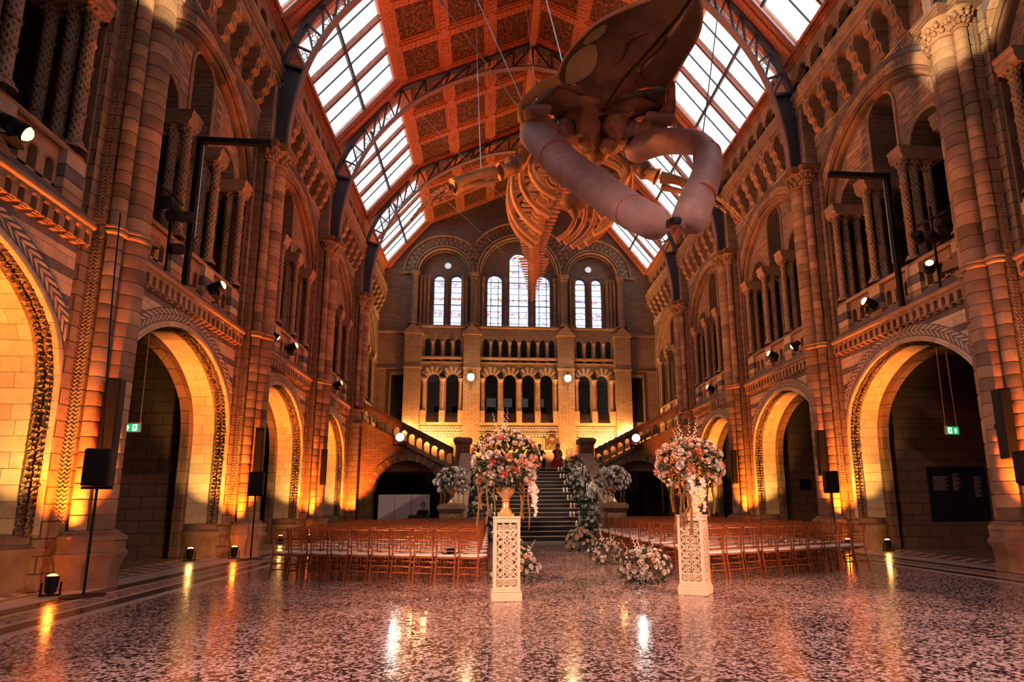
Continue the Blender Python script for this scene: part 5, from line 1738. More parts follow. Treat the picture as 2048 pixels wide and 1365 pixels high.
def rose(seed):
    rr = random.Random(seed)
    m = MB()
    for lay, (n, r0, r1, h0, h1) in enumerate(((5, 0.30, 0.98, 0.0, 0.45), (5, 0.26, 0.80, 0.10, 0.66), (4, 0.18, 0.55, 0.20, 0.82), (3, 0.08, 0.30, 0.30, 0.90))):
        off = rr.uniform(0, 6)
        for i in range(n):
            a = off + 2 * pi * i / n
            w = pi / n * 1.25
            pts = []
            for (rad, h, ww) in ((r0 * 0.4, h0 - 0.1, 0.5), (r1 * 0.92, (h0 + h1) / 2, 1.0), (r1 * (1.05 if lay < 2 else 0.9), h1, 0.75)):
                for q in (-1, 0, 1):
                    pts.append((rad * cos(a + q * w * ww) * (1.0 + 0.08 * (q == 0)), rad * sin(a + q * w * ww) * (1.0 + 0.08 * (q == 0)), h + (0.06 if q == 0 else 0)))
            m.add(pts, [(0, 1, 4, 3), (1, 2, 5, 4), (3, 4, 7, 6), (4, 5, 8, 7)])
    return m
def cluster(seed, n=26):
    rr = random.Random(seed)
    m = MB()
    for i in range(n):
        z = 1 - 1.5 * i / n
        a = i * 2.399
        q = sqrt(max(0, 1 - z * z))
        c = Vector((q * cos(a), q * sin(a), z)) * 0.85
        nrm = c.normalized()
        t1 = nrm.orthogonal().normalized(); t2 = nrm.cross(t1)
        for k in range(4):
            b = k * pi / 2 + rr.uniform(0, 1)
            u = t1 * cos(b) + t2 * sin(b); v = t1 * -sin(b) + t2 * cos(b)
            m.add([c + nrm * 0.02, c + u * 0.16 + v * 0.11 + nrm * 0.06, c + u * 0.27 + nrm * 0.03, c + u * 0.16 - v * 0.11 + nrm * 0.06], [(0, 1, 2, 3)])
    return m
def orchid(seed):
    rr = random.Random(seed)
    m = MB()
    for i in range(9):
        c = Vector((rr.uniform(-0.3, 0.3), rr.uniform(-0.3, 0.3), 0.6 - 0.45 * i))
        sc = 0.42 * (1 - 0.05 * i)
        for k in range(5):
            b = 2 * pi * k / 5
            u = Vector((cos(b), rr.uniform(-0.3, 0.3), sin(b))).normalized()
            v = u.cross(Vector((0, 1, 0))).normalized()
            m.add([c, c + (u * 0.6 + v * 0.42) * sc, c + u * 1.1 * sc + Vector((0, -0.08, 0)), c + (u * 0.6 - v * 0.42) * sc], [(0, 1, 2, 3)])
    return m
BL = {}
for cn in ('white', 'blush', 'peach', 'coral'):
    for i in range(3): BL[cn, i] = rose(i).mesh('rose', cn + '_petal', 80)
    BL[cn, 'c'] = cluster(3).mesh('hydrangea', cn + '_petal')
    BL[cn, 'o'] = orchid(4).mesh('orchid_spray', cn + '_petal')
def leaves(rad, n, seed, size=0.09, c=(0, 0, 0), inner=0.35):
    rr = random.Random(seed)
    m = MB()
    for i in range(n):
        d = Vector((rr.gauss(0, 1), rr.gauss(0, 1), rr.gauss(0, 1))).normalized()
        f = inner + (1.02 - inner) * rr.random() ** 0.5
        p = Vector((d.x * rad[0] * f + c[0], d.y * rad[1] * f + c[1], d.z * rad[2] * f + c[2]))
        u = (d + Vector((rr.uniform(-.8, .8), rr.uniform(-.8, .8), rr.uniform(-.6, .9)))).normalized()
        v = u.orthogonal().normalized()
        v = Matrix.Rotation(rr.uniform(0, 6.28), 3, u) @ v
        s_ = size * rr.uniform(0.6, 1.4)
        nn = u.cross(v)
        m.add([p, p + u * s_ * 0.5 + v * s_ * 0.28 + nn * s_ * 0.1, p + u * s_ * 1.1, p + u * s_ * 0.5 - v * s_ * 0.28 + nn * s_ * 0.1], [(0, 1, 2, 3)])
    return m
def bouquet(label, loc, rad, n, pal, seed, size=0.055, nleaf=420, group='flower arrangements', zmin=-0.8, strands=(), spires=0, clus=0.18, cat='flowers', name='flower_arrangement', lift=0.0):
    rr = random.Random(seed)
    o = O(name, None, loc=loc, cat=cat, label=label, group=group)
    O('foliage', leaves(rad, nleaf, seed, 0.11 * (rad[0] + rad[2]) / 1.1, (0, 0, lift)).mesh('foliage', 'leafgreen'), o, kind='stuff')
    pts = []
    tries = 0
    while len(pts) < n and tries < 9000:
        tries += 1
        d = Vector((rr.gauss(0, 1), rr.gauss(0, 1), rr.gauss(0.15, 1))).normalized()
        if d.z < zmin: continue
        f = rr.uniform(0.88, 1.08)
        p = Vector((d.x * rad[0] * f, d.y * rad[1] * f, d.z * rad[2] * f + lift))
        if any((p - q).length < size * 1.35 for q in pts): continue
        pts.append(p)
        cn = rr.choices(*pal(p, rr))[0]
        kind = 'c' if rr.random() < clus else rr.randrange(3)
        e = d.to_track_quat('Z', 'Y').to_euler()
        s_ = size * rr.uniform(0.75, 1.25) * (1.25 if kind == 'c' else 1)
        O('hydrangea' if kind == 'c' else 'rose', BL[cn, kind], o, loc=p, rot=(e.x, e.y, e.z), sc=s_)
    for (x, y, z0, z1) in strands:
        P = [(x + 0.012 * sin(q * 9 + x * 40), y, z0 + (z1 - z0) * q) for q in lin(0, 1, 14)]
        O('amaranth_strand', MB().tube(P, [0.013 + 0.006 * (i % 2) for i in range(15)], 6).mesh('amaranth_strand', 'amaranth'), o)
    for i in range(spires):
        a = rr.uniform(0, 2 * pi); tilt = rr.uniform(0.1, 0.7)
        u = Vector((cos(a) * sin(tilt), sin(a) * sin(tilt), cos(tilt)))
        m = MB()
        for q in range(16):
            c = Vector((u.x * rad[0], u.y * rad[1], u.z * rad[2] + lift)) * 0.8 + u * (0.30 * rad[2] / 0.5) * q / 8
            b = q * 2.4
            w = u.orthogonal(); w = Matrix.Rotation(b, 3, u) @ w
            m.ball(tuple(c + w * 0.02 * (1 - q / 18)), 0.016 * (1.15 - q / 20), 5, 3)
        O('flower_spire', m.mesh('flower_spire', 'white_petal'), o, kind='stuff')
    return o
WARM = lambda p, rr: (['white', 'blush', 'peach', 'coral'], [4 - 4 * p.x, 6, 3.5, 2.2 + 3 * max(0, p.x - p.z)])
WARM2 = lambda p, rr: (['white', 'blush', 'peach', 'coral'], [4, 6, 3.0, 1.2])
WHITE = lambda p, rr: (['white', 'blush'], [8, 1.5])
LOWW = lambda p, rr: (['white', 'blush', 'peach'], [5, 2, 2.5 if p.z < 0.1 else 0.5])

# lattice pedestals with urns
M['ivory'] = plain('ivory_painted_wood', (0.72, 0.56, 0.40), 0.45, 0.4, 0, 0.05)
M['gilt'] = plain('gilded_urn', (0.60, 0.36, 0.15), 0.35, 0.5, 0.3, 0.2, 12.0, 0.1)
def lattice_panel():
    m = MB()
    h, z0, z1 = 0.145, 0.20, 1.08
    for x in (-0.048, 0.048): m.box((x - 0.006, -0.006, z0), (x + 0.006, 0.006, z1))
    n = 6
    st_ = (z1 - z0 - 0.24) / n
    for i in range(n):
        a = z0 + 0.12 + st_ * i
        for x0, x1 in ((-h, -0.048), (0.048, h), (-0.048, 0.048)):
            m.bar((x0, 0, a), (x1, 0, a + st_), 0.012, 0.014); m.bar((x1, 0, a), (x0, 0, a + st_), 0.012, 0.014)
        m.bar((-h, 0, a), (h, 0, a + st_ * 2 if i < n - 1 else a + st_), 0.010, 0.012); m.bar((h, 0, a), (-h, 0, a + st_ * 2 if i < n - 1 else a + st_), 0.010, 0.012)
    for a in (z0, z1 - 0.12):
        m.box((-h, -0.007, a + 0.10 if a == z0 else a), (h, 0.007, a + 0.12 if a == z0 else a + 0.02))
        for x in (-0.097, 0.0, 0.097):
            m.tube([(x + 0.034 * cos(q), 0, a + 0.055 + 0.034 * sin(q)) for q in lin(0, 2 * pi, 8)[:-1]], 0.008, 4, closed=True)
            m.bar((x - 0.045, 0, a), (x + 0.045, 0, a + 0.11), 0.010); m.bar((x + 0.045, 0, a), (x - 0.045, 0, a + 0.11), 0.010)
    return m.mesh('lattice_panel', 'ivory')
LP = lattice_panel()
def pedestal(loc, rz, label):
    o = O('lattice_pedestal', None, loc=loc, rz=rz, cat='pedestal', label=label, group='lattice flower pedestals')
    m = MB()
    m.bbox((-0.215, -0.215, 0.0), (0.215, 0.215, 0.12), 0.008); m.bbox((-0.205, -0.205, 0.12), (0.205, 0.205, 0.15), 0.01); m.bbox((-0.192, -0.192, 0.15), (0.192, 0.192, 0.20), 0.006)
    O('base', m.mesh('base', 'ivory'), o)
    m = MB()
    m.bbox((-0.19, -0.19, 1.08), (0.19, 0.19, 1.14), 0.006); m.bbox((-0.20, -0.20, 1.14), (0.20, 0.20, 1.17), 0.008)
    O('top', m.mesh('top', 'ivory'), o)
    for x in (-1, 1):
        for y in (-1, 1):
            O('corner_post', MB().cbox((x * 0.167, y * 0.167, 0.64), (0.044, 0.044, 0.88)).mesh('corner_post', 'ivory'), o)
    for i in range(4):
        a = i * pi / 2
        O('lattice_panel', LP, o, loc=(0.175 * sin(a), -0.175 * cos(a), 0), rz=a)
    return o
URN = MB().lathe([(0.115, 0), (0.115, 0.03), (0.10, 0.05), (0.085, 0.09), (0.055, 0.13), (0.05, 0.22), (0.07, 0.24), (0.05, 0.26), (0.085, 0.30), (0.13, 0.36), (0.15, 0.42), (0.145, 0.44), (0.12, 0.40)], 18).mesh('urn_body', 'gilt', 40)
def urn(loc, label, sc=1.0):
    o = O('flower_urn', None, loc=loc, cat='urn', label=label, group='urns')
    O('urn_body', URN, o, sc=sc)
    O('plinth', MB().cbox((0, 0, 0.02 * sc), (0.25 * sc, 0.25 * sc, 0.04 * sc)).mesh('plinth', 'gilt'), o)
    return o
pedestal((-1.575, 8.83, 0), 0.03, 'ivory lattice pedestal left of the aisle, square on')
urn((-1.585, 8.83, 1.17), 'gilded urn on the pedestal left of the aisle', 0.95)
bouquet('large blush and coral rose bouquet left of the aisle', (-1.585, 8.83, 1.98), (0.48, 0.40, 0.41), 108, WARM, 21, 0.052, 520, 'tall bouquets', -0.75, clus=0.14,
        strands=[(-0.40, -0.10, -0.1, -0.98), (-0.36, 0.05, -0.1, -0.72), (-0.27, -0.1, -0.2, -0.92), (-0.16, 0.1, -0.2, -0.75), (0.22, -0.05, -0.2, -0.95), (0.26, 0.1, -0.2, -0.86), (0.34, 0.0, -0.2, -1.0)], spires=5)
pedestal((1.285, 9.02, 0), radians(-33), 'ivory lattice pedestal right of the aisle, turned at an angle')
urn((1.285, 9.02, 1.17), 'gilded urn on the pedestal right of the aisle', 0.95)
bouquet('large blush and white bouquet right of the aisle', (1.285, 9.02, 1.93), (0.50, 0.42, 0.41), 105, WARM2, 22, 0.055, 520, 'tall bouquets', -0.85, clus=0.16,
        strands=[(-0.34, -0.12, -0.1, -0.72), (-0.28, -0.05, -0.15, -0.98), (-0.22, -0.16, -0.15, -0.95), (-0.16, -0.15, -0.2, -0.9), (-0.08, -0.2, -0.2, -1.05), (0.30, 0.1, -0.2, -0.8), (0.36, 0.0, -0.2, -0.75)], spires=7)
# orchid cascades on the big bouquets
for x, y, z, sc in ((-1.19, 8.70, 1.72, 0.13), (-1.16, 8.66, 1.52, 0.11), (-1.24, 8.72, 1.90, 0.12)):
    O('orchid_spray', BL['blush', 'o'], bpy.data.objects['flower_arrangement'], loc=(x + 1.585, y - 8.83, z - 1.98), sc=sc, kind='stuff')
for x, y, z, sc in ((1.18, 8.62, 1.72, 0.13), (1.33, 8.60, 1.60, 0.12), (1.22, 8.58, 1.48, 0.11)):
    O('orchid_spray', BL['blush', 'o'], bpy.data.objects['flower_arrangement.001'], loc=(x - 1.285, y - 9.02, z - 1.93), sc=sc, kind='stuff')
# floor arrangements along the aisle
bouquet('low white and peach floor bouquet beside the turned pedestal', (0.87, 10.35, 0.0), (0.42, 0.36, 0.36), 62, LOWW, 31, 0.045, 420, 'aisle floor bouquets', -0.35, spires=6, clus=0.1, lift=0.24)
bouquet('small white floor bouquet midway along the right aisle edge', (0.82, 13.7, 0.0), (0.36, 0.32, 0.34), 46, WHITE, 32, 0.042, 300, 'aisle floor bouquets', -0.35, spires=4, clus=0.1, lift=0.22)
bouquet('round white rose floor bouquet nearest the stairs', (0.85, 17.7, 0.0), (0.44, 0.38, 0.36), 52, WHITE, 33, 0.058, 300, 'aisle floor bouquets', -0.35, clus=0.05, lift=0.26)
bouquet('white floor bouquet half hidden by the square pedestal', (-1.36, 10.7, 0.0), (0.40, 0.36, 0.36), 55, LOWW, 34, 0.045, 360, 'aisle floor bouquets', -0.35, spires=3, lift=0.24)
bouquet('white floor bouquet on the left aisle edge farther back', (-1.28, 14.2, 0.0), (0.36, 0.32, 0.36), 40, WHITE, 35, 0.045, 260, 'aisle floor bouquets', -0.35, spires=3, lift=0.24)
# stone pedestals with urns at the foot of the stairs
def stone_ped(c, label):
    o = O('stone_pedestal', None, loc=(c[0], c[1], 0), cat='pedestal', label=label, group='stone stair pedestals')
    m = MB()
    for z0, z1, h in ((0, 0.25, 0.52), (0.25, 0.32, 0.48), (0.32, 1.15, 0.42), (1.15, 1.22, 0.47), (1.22, 1.36, 0.50), (1.36, 1.42, 0.44)):
        m.box((-h, -h, z0), (h, h, z1))
    O('shaft', m.mesh('shaft', 'buffdark'), o)
    m = MB()
    m.box((-0.30, -0.44, 0.42), (0.30, -0.40, 1.05))
    for i in range(14):
        m.ball((RND.uniform(-0.22, 0.22), -0.45, RND.uniform(0.5, 0.98)), 0.06, 6, 4, 1, 0.5, 1)
    O('carved_panel', m.mesh('carved_panel', 'buff', 50), o)
for x, y, sd, lb in ((-3.22, 22.3, 41, 'left'), (2.80, 22.3, 42, 'right')):
    stone_ped((x, y), 'carved stone pedestal at the %s foot of the stairs' % lb)
    urn((x, y, 1.42), 'stone urn on the %s stair pedestal' % lb, 1.25)
    bouquet('white and blush urn bouquet on the %s stair pedestal' % lb, (x, y, 2.25), (0.62, 0.55, 0.50), 90, WHITE, sd, 0.075, 320, 'stair urn bouquets', -0.7, clus=0.2,
            strands=[(-0.4, -0.2, -0.2, -0.85), (-0.25, -0.3, -0.2, -0.95), (0.25, -0.3, -0.2, -0.9), (0.42, -0.1, -0.2, -0.8)])
# flower banks and candles climbing the stairs
def stz(y): return max(0.0, LZ * (int((y - SY0) / ((SY1 - SY0) / NS)) + 1) / NS) if y > SY0 else 0.0
names = ['lowest', 'second', 'third', 'fourth', 'topmost']
for s in (-1, 1):
    for i, y in enumerate((22.3, 23.9, 25.5, 27.1, 28.7)):
        x = (2.0 if i == 0 else 2.25) if s > 0 else -2.25
        bouquet('%s bank of white flowers and greenery on the %s stair edge' % (names[i], 'right' if s > 0 else 'left'), (x, y, stz(y)), (0.55, 0.55, 0.55), 34, WHITE, 50 + i + (10 if s > 0 else 0), 0.075, 420, 'flower banks on the stairs', -0.3, lift=0.35, spires=3 if i == 0 else 0)
M['wax'] = plain('ivory_candle_wax', (0.80, 0.70, 0.55), 0.5, 0.4, 0, 0.05)
M['flame'] = glow('candle_flame', (1.0, 0.62, 0.25), 3.5)
M['clear'] = plain('clear_holder', (0.7, 0.7, 0.7), 0.1, 0.8, 0, 0.05)
CD = MB().lathe([(0.04, 0), (0.04, 0.14), (0.03, 0.145), (0.0001, 0.14)], 10).mesh('candle_body', 'wax', 40)
FLM = MB().lathe([(0.0001, 0.145), (0.012, 0.165), (0.009, 0.185), (0.0001, 0.215)], 6).mesh('flame', 'flame', 60)
ci = 0
for s in (-1, 1):
    for i, y in enumerate(lin(23.0, 28.9, 8)):
        for q in range(2):
            i = min(i, 8)
            x = s * (1.55 + 0.16 * q + 0.08 * sin(i * 2.3))
            ci += 1
            o = O('pillar_candle', None, loc=(x, y + 0.1 * q, stz(y + 0.1 * q)), cat='candle', group='pillar candles on the stairs',
                  label='%s pillar candle of the %s pair up the %s stair edge' % (('inner', 'outer')[q], ('lowest', 'second', 'third', 'fourth', 'fifth', 'sixth', 'seventh', 'eighth', 'topmost')[i], 'left' if s < 0 else 'right'))
            O('candle_body', CD, o); O('flame', FLM, o)
# candelabra
for k, (x, y, z) in enumerate(((2.35, 26.9, 0), (2.45, 24.8, 0), (2.2, 30.1, 0))):
    z = LZ if y > SY1 else stz(y)
    o = O('candelabrum', None, loc=(x, y, z), cat='candelabrum', group='candelabra on the stairs', label=['branched candelabrum halfway up the right stair edge', 'branched candelabrum lower on the right stair edge', 'branched candelabrum on the landing by the newel'][k])
    m = MB().lathe([(0.14, 0), (0.14, 0.02), (0.03, 0.06), (0.02, 0.1), (0.02, 0.75)], 10)
    O('stem', m.mesh('stem', 'clear', 40), o)
    for j in range(6):
        a = 2 * pi * j / 6
        r = 0.22 if j else 0.0
        top = 0.80 + (0.14 if j == 0 else 0.05 * (j % 2))
        O('branch', MB().tube(smooth_pts([(0, 0, 0.62), (r * 0.6 * cos(a), r * 0.6 * sin(a), 0.58), (r * cos(a), r * sin(a), top)], 3), 0.012, 6).mesh('branch', 'clear'), o)
        O('taper_candle', MB().lathe([(0.018, top), (0.016, top + 0.26), (0.0001, top + 0.262)], 8, (r * cos(a), r * sin(a), 0)).mesh('taper_candle', 'wax'), o)
        O('flame', FLM, o, loc=(r * cos(a), r * sin(a), top + 0.115))

# ================================================================== lamps and equipment
M['lens_orange'] = glow('orange_lamp_lens', (1.0, 0.35, 0.08), 4.0)
M['lens_amber'] = glow('amber_lamp_lens', (1.0, 0.62, 0.22), 4.0)
M['floor_orange'] = glow('orange_floor_lens', (1.0, 0.25, 0.03), 20.0)
M['floor_amber'] = glow('amber_floor_lens', (1.0, 0.52, 0.14), 16.0)
M['lens_white'] = glow('white_lamp_lens', (1.0, 0.93, 0.85), 14.0)
M['bulb'] = glow('warm_bulb', (1.0, 0.78, 0.48), 22.0)
ORANGE, AMBER, RED = (1.0, 0.175, 0.014), (1.0, 0.50, 0.12), (1.0, 0.16, 0.03)
def par_can(loc, target, label, col, power, angle=60, lens='lens_orange', sc=1.0, group='floor uplights', cat='lamp', blend=0.7, size=0.06, spill=0):
    """stage lamp: barrel, lens, yoke, foot; barrel points at the target"""
    o = O('stage_lamp', None, loc=loc, cat=cat, label=label, group=group)
    d = Vector(target) - Vector(loc)
    e = d.to_track_quat('Z', 'Y').to_euler()
    b = O('barrel', MB().lathe([(0.04, -0.14), (0.07, -0.12), (0.085, -0.02), (0.09, 0.10), (0.095, 0.12), (0.085, 0.12), (0.08, 0.06)], 14).mesh('barrel', 'black', 40), o, loc=(0, 0, 0.17 * sc), rot=e, sc=sc)
    O('lens', MB().lathe([(0.08, 0.10), (0.065, 0.135), (0.035, 0.155), (0.0001, 0.16)], 14, caps=False).mesh('lens', lens), b)
    m = MB()
    m.box((-0.13, -0.02, 0.0), (-0.11, 0.02, 0.20)); m.box((0.11, -0.02, 0.0), (0.13, 0.02, 0.20)); m.box((-0.13, -0.06, 0.0), (0.13, 0.06, 0.02))
    O('yoke', m.mesh('yoke', 'black'), o, rz=atan2(d.y, d.x) + pi / 2, sc=sc)
    dn = d.normalized()
    l = spot('stage_lamp_light', (0, 0, 0), dn, col, power, angle, blend, size)
    l.parent = o
    l.location = Vector((0, 0, 0.17 * sc)) + dn * 0.19 * sc
    if spill:
        q = bpy.data.lights.new('lamp_spill', 'POINT'); q.energy = spill; q.color = col; q.shadow_soft_size = 0.05
        qo = bpy.data.objects.new('lamp_spill', q); COL.objects.link(qo); qo.parent = o
        qo.location = Vector((0, 0, 0.17 * sc)) + dn * 0.21 * sc
    return o
SD_ = {1: 'right', -1: 'left'}
P_PIER, P_SOFF = 4400, 950
for s in (1, -1):
    for k in range(-1, 4):
        w = ORD[k] if k >= 0 else 'foremost'
        par_can((s * 8.58, PY(k) - 1.08, 0), (s * 8.84, PY(k) - 0.44, 5.0), 'orange uplight on the floor before the %s %s pier' % (w, SD_[s]), ORANGE, P_PIER, 66, 'floor_orange', spill=13 if k < 3 else 0)
        par_can((s * 9.48, PY(k) - 1.55, 0), (s * 9.68, PY(k) - 0.88, 4.2), 'amber uplight under the arch beside the %s %s pier' % (w, SD_[s]), AMBER, P_SOFF, 60, 'floor_amber', spill=9 if 0 <= k < 3 else 0)
# lamps along the gallery ledges: ceiling and whale washes
GL = [1.3, 8.6, 15.2, 21.1, 27.6]
for s in (1, -1):
    for i, y in enumerate(GL):
        if i == 0: tgt, pw, col, an = (s * 0.9, 10.4, 0.7), 4600, (1.0, 0.46, 0.22), 34  # unseen pair added for warm front light on pedestals and chairs
        elif i == 1: tgt, pw, col, an = (-s * 3.2, 13.5, 0.0), 1500, (1.0, 0.34, 0.15), 60
        else: tgt, pw, col, an = (-s * 9.0, y + 1.0, 14.5), ((2600, 3200, 2900) if s > 0 else (4200, 4400, 3400))[i - 2], ((1.0, 0.14, 0.04) if s > 0 else (1.0, 0.30, 0.10)), 80
        par_can((s * 8.95, y, 6.70), tgt, '%s stage lamp on the %s gallery ledge' % (['added rearmost', 'foremost', 'second', 'third', 'farthest'][i], SD_[s]), col, pw, an, 'lens_amber', 1.5, 'lamps on the gallery ledges')
for s in (1, -1):
    par_can((s * 8.98, -0.3, 6.62), (-s * 1.6, 6.3, 0.0), 'added fill lamp for the floor on the %s gallery ledge behind the camera' % SD_[s], (1.0, 0.56, 0.46), 5600, 62, 'lens_amber', 1.5, 'added floor fill lamps')  # unseen pair added to brighten the foreground floor
    par_can((s * 8.98, 2.6, 6.62), (0.6, 8.7, 6.9), 'added fill lamp aimed at the whale jaws from the %s gallery ledge' % SD_[s], (1.0, 0.36, 0.27), 1350, 34, 'lens_amber', 1.5, 'added whale fill lamps')  # extra unseen pair, put in to light the jawbones pink
    par_can((s * 8.98, 1.9, 6.62), (-s * 8.42, 11.0, 12.0), 'narrow lamp aimed at the opposite pier from the %s ledge' % SD_[s], (1.0, 0.70, 0.38), 42000, 7, 'lens_amber', 1.2, 'narrow pier lamps', blend=0.35)
for s in (1, -1):
    par_can((s * 8.95, 19.4, 6.70), (s * 1.2, 24.0, 1.8), 'added fill lamp for the stairs on the %s gallery ledge past the second pier' % SD_[s], (1.0, 0.72, 0.56), 2600, 46, 'lens_amber', 1.2, 'added stair fill lamps')  # invented pair that brightens the urn flowers and steps
# lamp clusters in the gallery openings
for s, y in ((-1, 12.87), (1, 12.6)):
    o = O('lamp_cluster', None, loc=(s * 8.95, y, 6.45), cat='lamp', label='cluster of moving stage lamps on a bar in the %s gallery opening' % SD_[s], group='lamp clusters')
    O('stand', MB().tube([(0, 0, 0.0), (0, 0, 2.1)], 0.03, 8).mesh('stand', 'black'), o)
    O('crossbar', MB().tube([(-s * 0.1, -0.7, 1.65), (s * 0.2, 0.75, 1.95)], 0.03, 8).mesh('crossbar', 'black'), o)
    for j, (dy, dz) in enumerate(((-0.5, 1.35), (-0.1, 1.25), (0.35, 1.45), (0.1, 0.55))):
        h = O('lamp_head', MB().lathe([(0.06, -0.18), (0.12, -0.14), (0.13, 0.1), (0.10, 0.16)], 12).mesh('lamp_head', 'black', 40), o, loc=(-s * 0.12, dy, dz), rot=(0, -s * 1.25, 0.3 * j))
        O('lens', MB().lathe([(0.0001, 0.165), (0.09, 0.165)], 12, caps=False).mesh('lens', 'lens_amber' if j == 3 else 'black'), h)
    l2 = spot('cluster_light', (s * 8.30, y, 7.6), (0.3, 13.0, 9.0), (1.0, 0.30, 0.07), 3200, 38, 0.6, 0.1)
# tall booms with an arm reaching over the hall
for s, y in ((-1, 13.65), (1, 13.9)):
    o = O('lighting_boom', None, loc=(s * 8.92, y, 6.43), cat='boom', label='tall black boom with horizontal arm on the %s gallery ledge' % SD_[s], group='lighting booms')
    O('post', MB().cbox((0, 0, 1.85), (0.11, 0.11, 3.7)).mesh('post', 'black'), o)
    O('arm', MB().cbox((-s * 0.80, 0, 3.70), (1.72, 0.13, 0.13)).mesh('arm', 'black'), o)
    O('cables', MB().tube([(-s * 0.08, 0.04, 3.6), (-s * 0.09, 0.04, 1.2)], 0.014, 5).mesh('cables', 'steel'), o)
# speakers
def box_speaker(loc, rz, label, stand=1.66, w=0.36, h=0.60, d=0.32):
    o = O('loudspeaker', None, loc=loc, rz=rz, cat='loudspeaker', label=label, group='speakers on stands')
    z = stand
    O('cabinet', MB().bbox((-w / 2, -d / 2, z), (w / 2, d / 2, z + h), 0.02).mesh('cabinet', 'black'), o)
    O('grille', MB().bbox((-w / 2 + 0.02, -d / 2 - 0.012, z + 0.03), (w / 2 - 0.02, -d / 2 + 0.01, z + h - 0.03), 0.01).mesh('grille', 'grille'), o)
    O('bracket', MB().box((-w / 2 - 0.02, -0.05, z - 0.035), (w / 2 + 0.02, 0.05, z)).mesh('bracket', 'black'), o)
    O('pole', MB().tube([(0, 0, 0.02), (0, 0, z)], 0.02, 8).mesh('pole', 'black'), o)
    O('base_plate', MB().lathe([(0.30, 0), (0.30, 0.012), (0.05, 0.02)], 20).mesh('base_plate', 'black', 40), o)
    return o
for s in (1, -1):
    for i, y in enumerate((10.02, 16.45)):
        box_speaker((s * 8.02, y, 0), -s * 0.25, 'black loudspeaker on a pole before the %s %s pier' % (ORD[i], SD_[s]))
    for i in range(3):
        o = O('column_speaker', None, loc=(s * 8.40, PY(i) - 0.42, 0), cat='loudspeaker', label='tall black column speaker fixed to the %s %s pier' % (ORD[i], SD_[s]), group='column speakers', rz=-s * 0.2)
        O('cabinet', MB().bbox((-0.11, -0.13, 2.17), (0.11, 0.13, 3.57), 0.015).mesh('cabinet', 'black'), o)
        O('grille', MB().bbox((-0.10, -0.14, 2.20), (0.10, -0.12, 3.54), 0.01).mesh('grille', 'grille'), o)
        O('wall_bracket', MB().box((-0.03, 0.13, 2.8), (0.03, 0.30, 2.9)).mesh('wall_bracket', 'black'), o)
box_speaker((4.58, 26.3, 0), 0, 'black loudspeaker on a pole right of the stairs', 1.85, 0.42, 0.85, 0.4)
box_speaker((-4.62, 28.2, 0), 0, 'black loudspeaker on a pole behind the white screen', 1.95, 0.45, 0.85, 0.4)
# loose cables down the first left pier and floodlights lying on the ledges
O('speaker_cable', MB().tube(smooth_pts([(-8.55, 10.55, 6.6), (-8.42, 10.42, 5.0), (-8.30, 10.35, 3.6), (-8.12, 10.18, 2.2)], 5), 0.012, 6).mesh('speaker_cable', 'black'), cat='cable', label='black cable hanging down the first left pier to the loudspeaker')
for s in (1, -1):
    o = O('flood_lamp', None, loc=(s * 8.96, 12.05, 6.70), rz=0.3 * s, cat='lamp', label='boxy flood lamp lying on the %s ledge beside the first pier' % SD_[s], group='ledge flood lamps')
    O('housing', MB().prism([(-0.30, 0.0), (0.30, 0.0), (0.24, 0.22), (-0.24, 0.26)], lambda a, b, d: (d, a, b), -0.10, 0.10).mesh('housing', 'buffdark'), o)
    O('dial', MB().lathe([(0.07, 0), (0.07, 0.02), (0.04, 0.03)], 12).xf(Matrix.Translation((-s * 0.10, -0.33, 0.12)) @ Matrix.Rotation(-s * pi / 2, 4, 'Y')).mesh('dial', 'steel', 40), o)
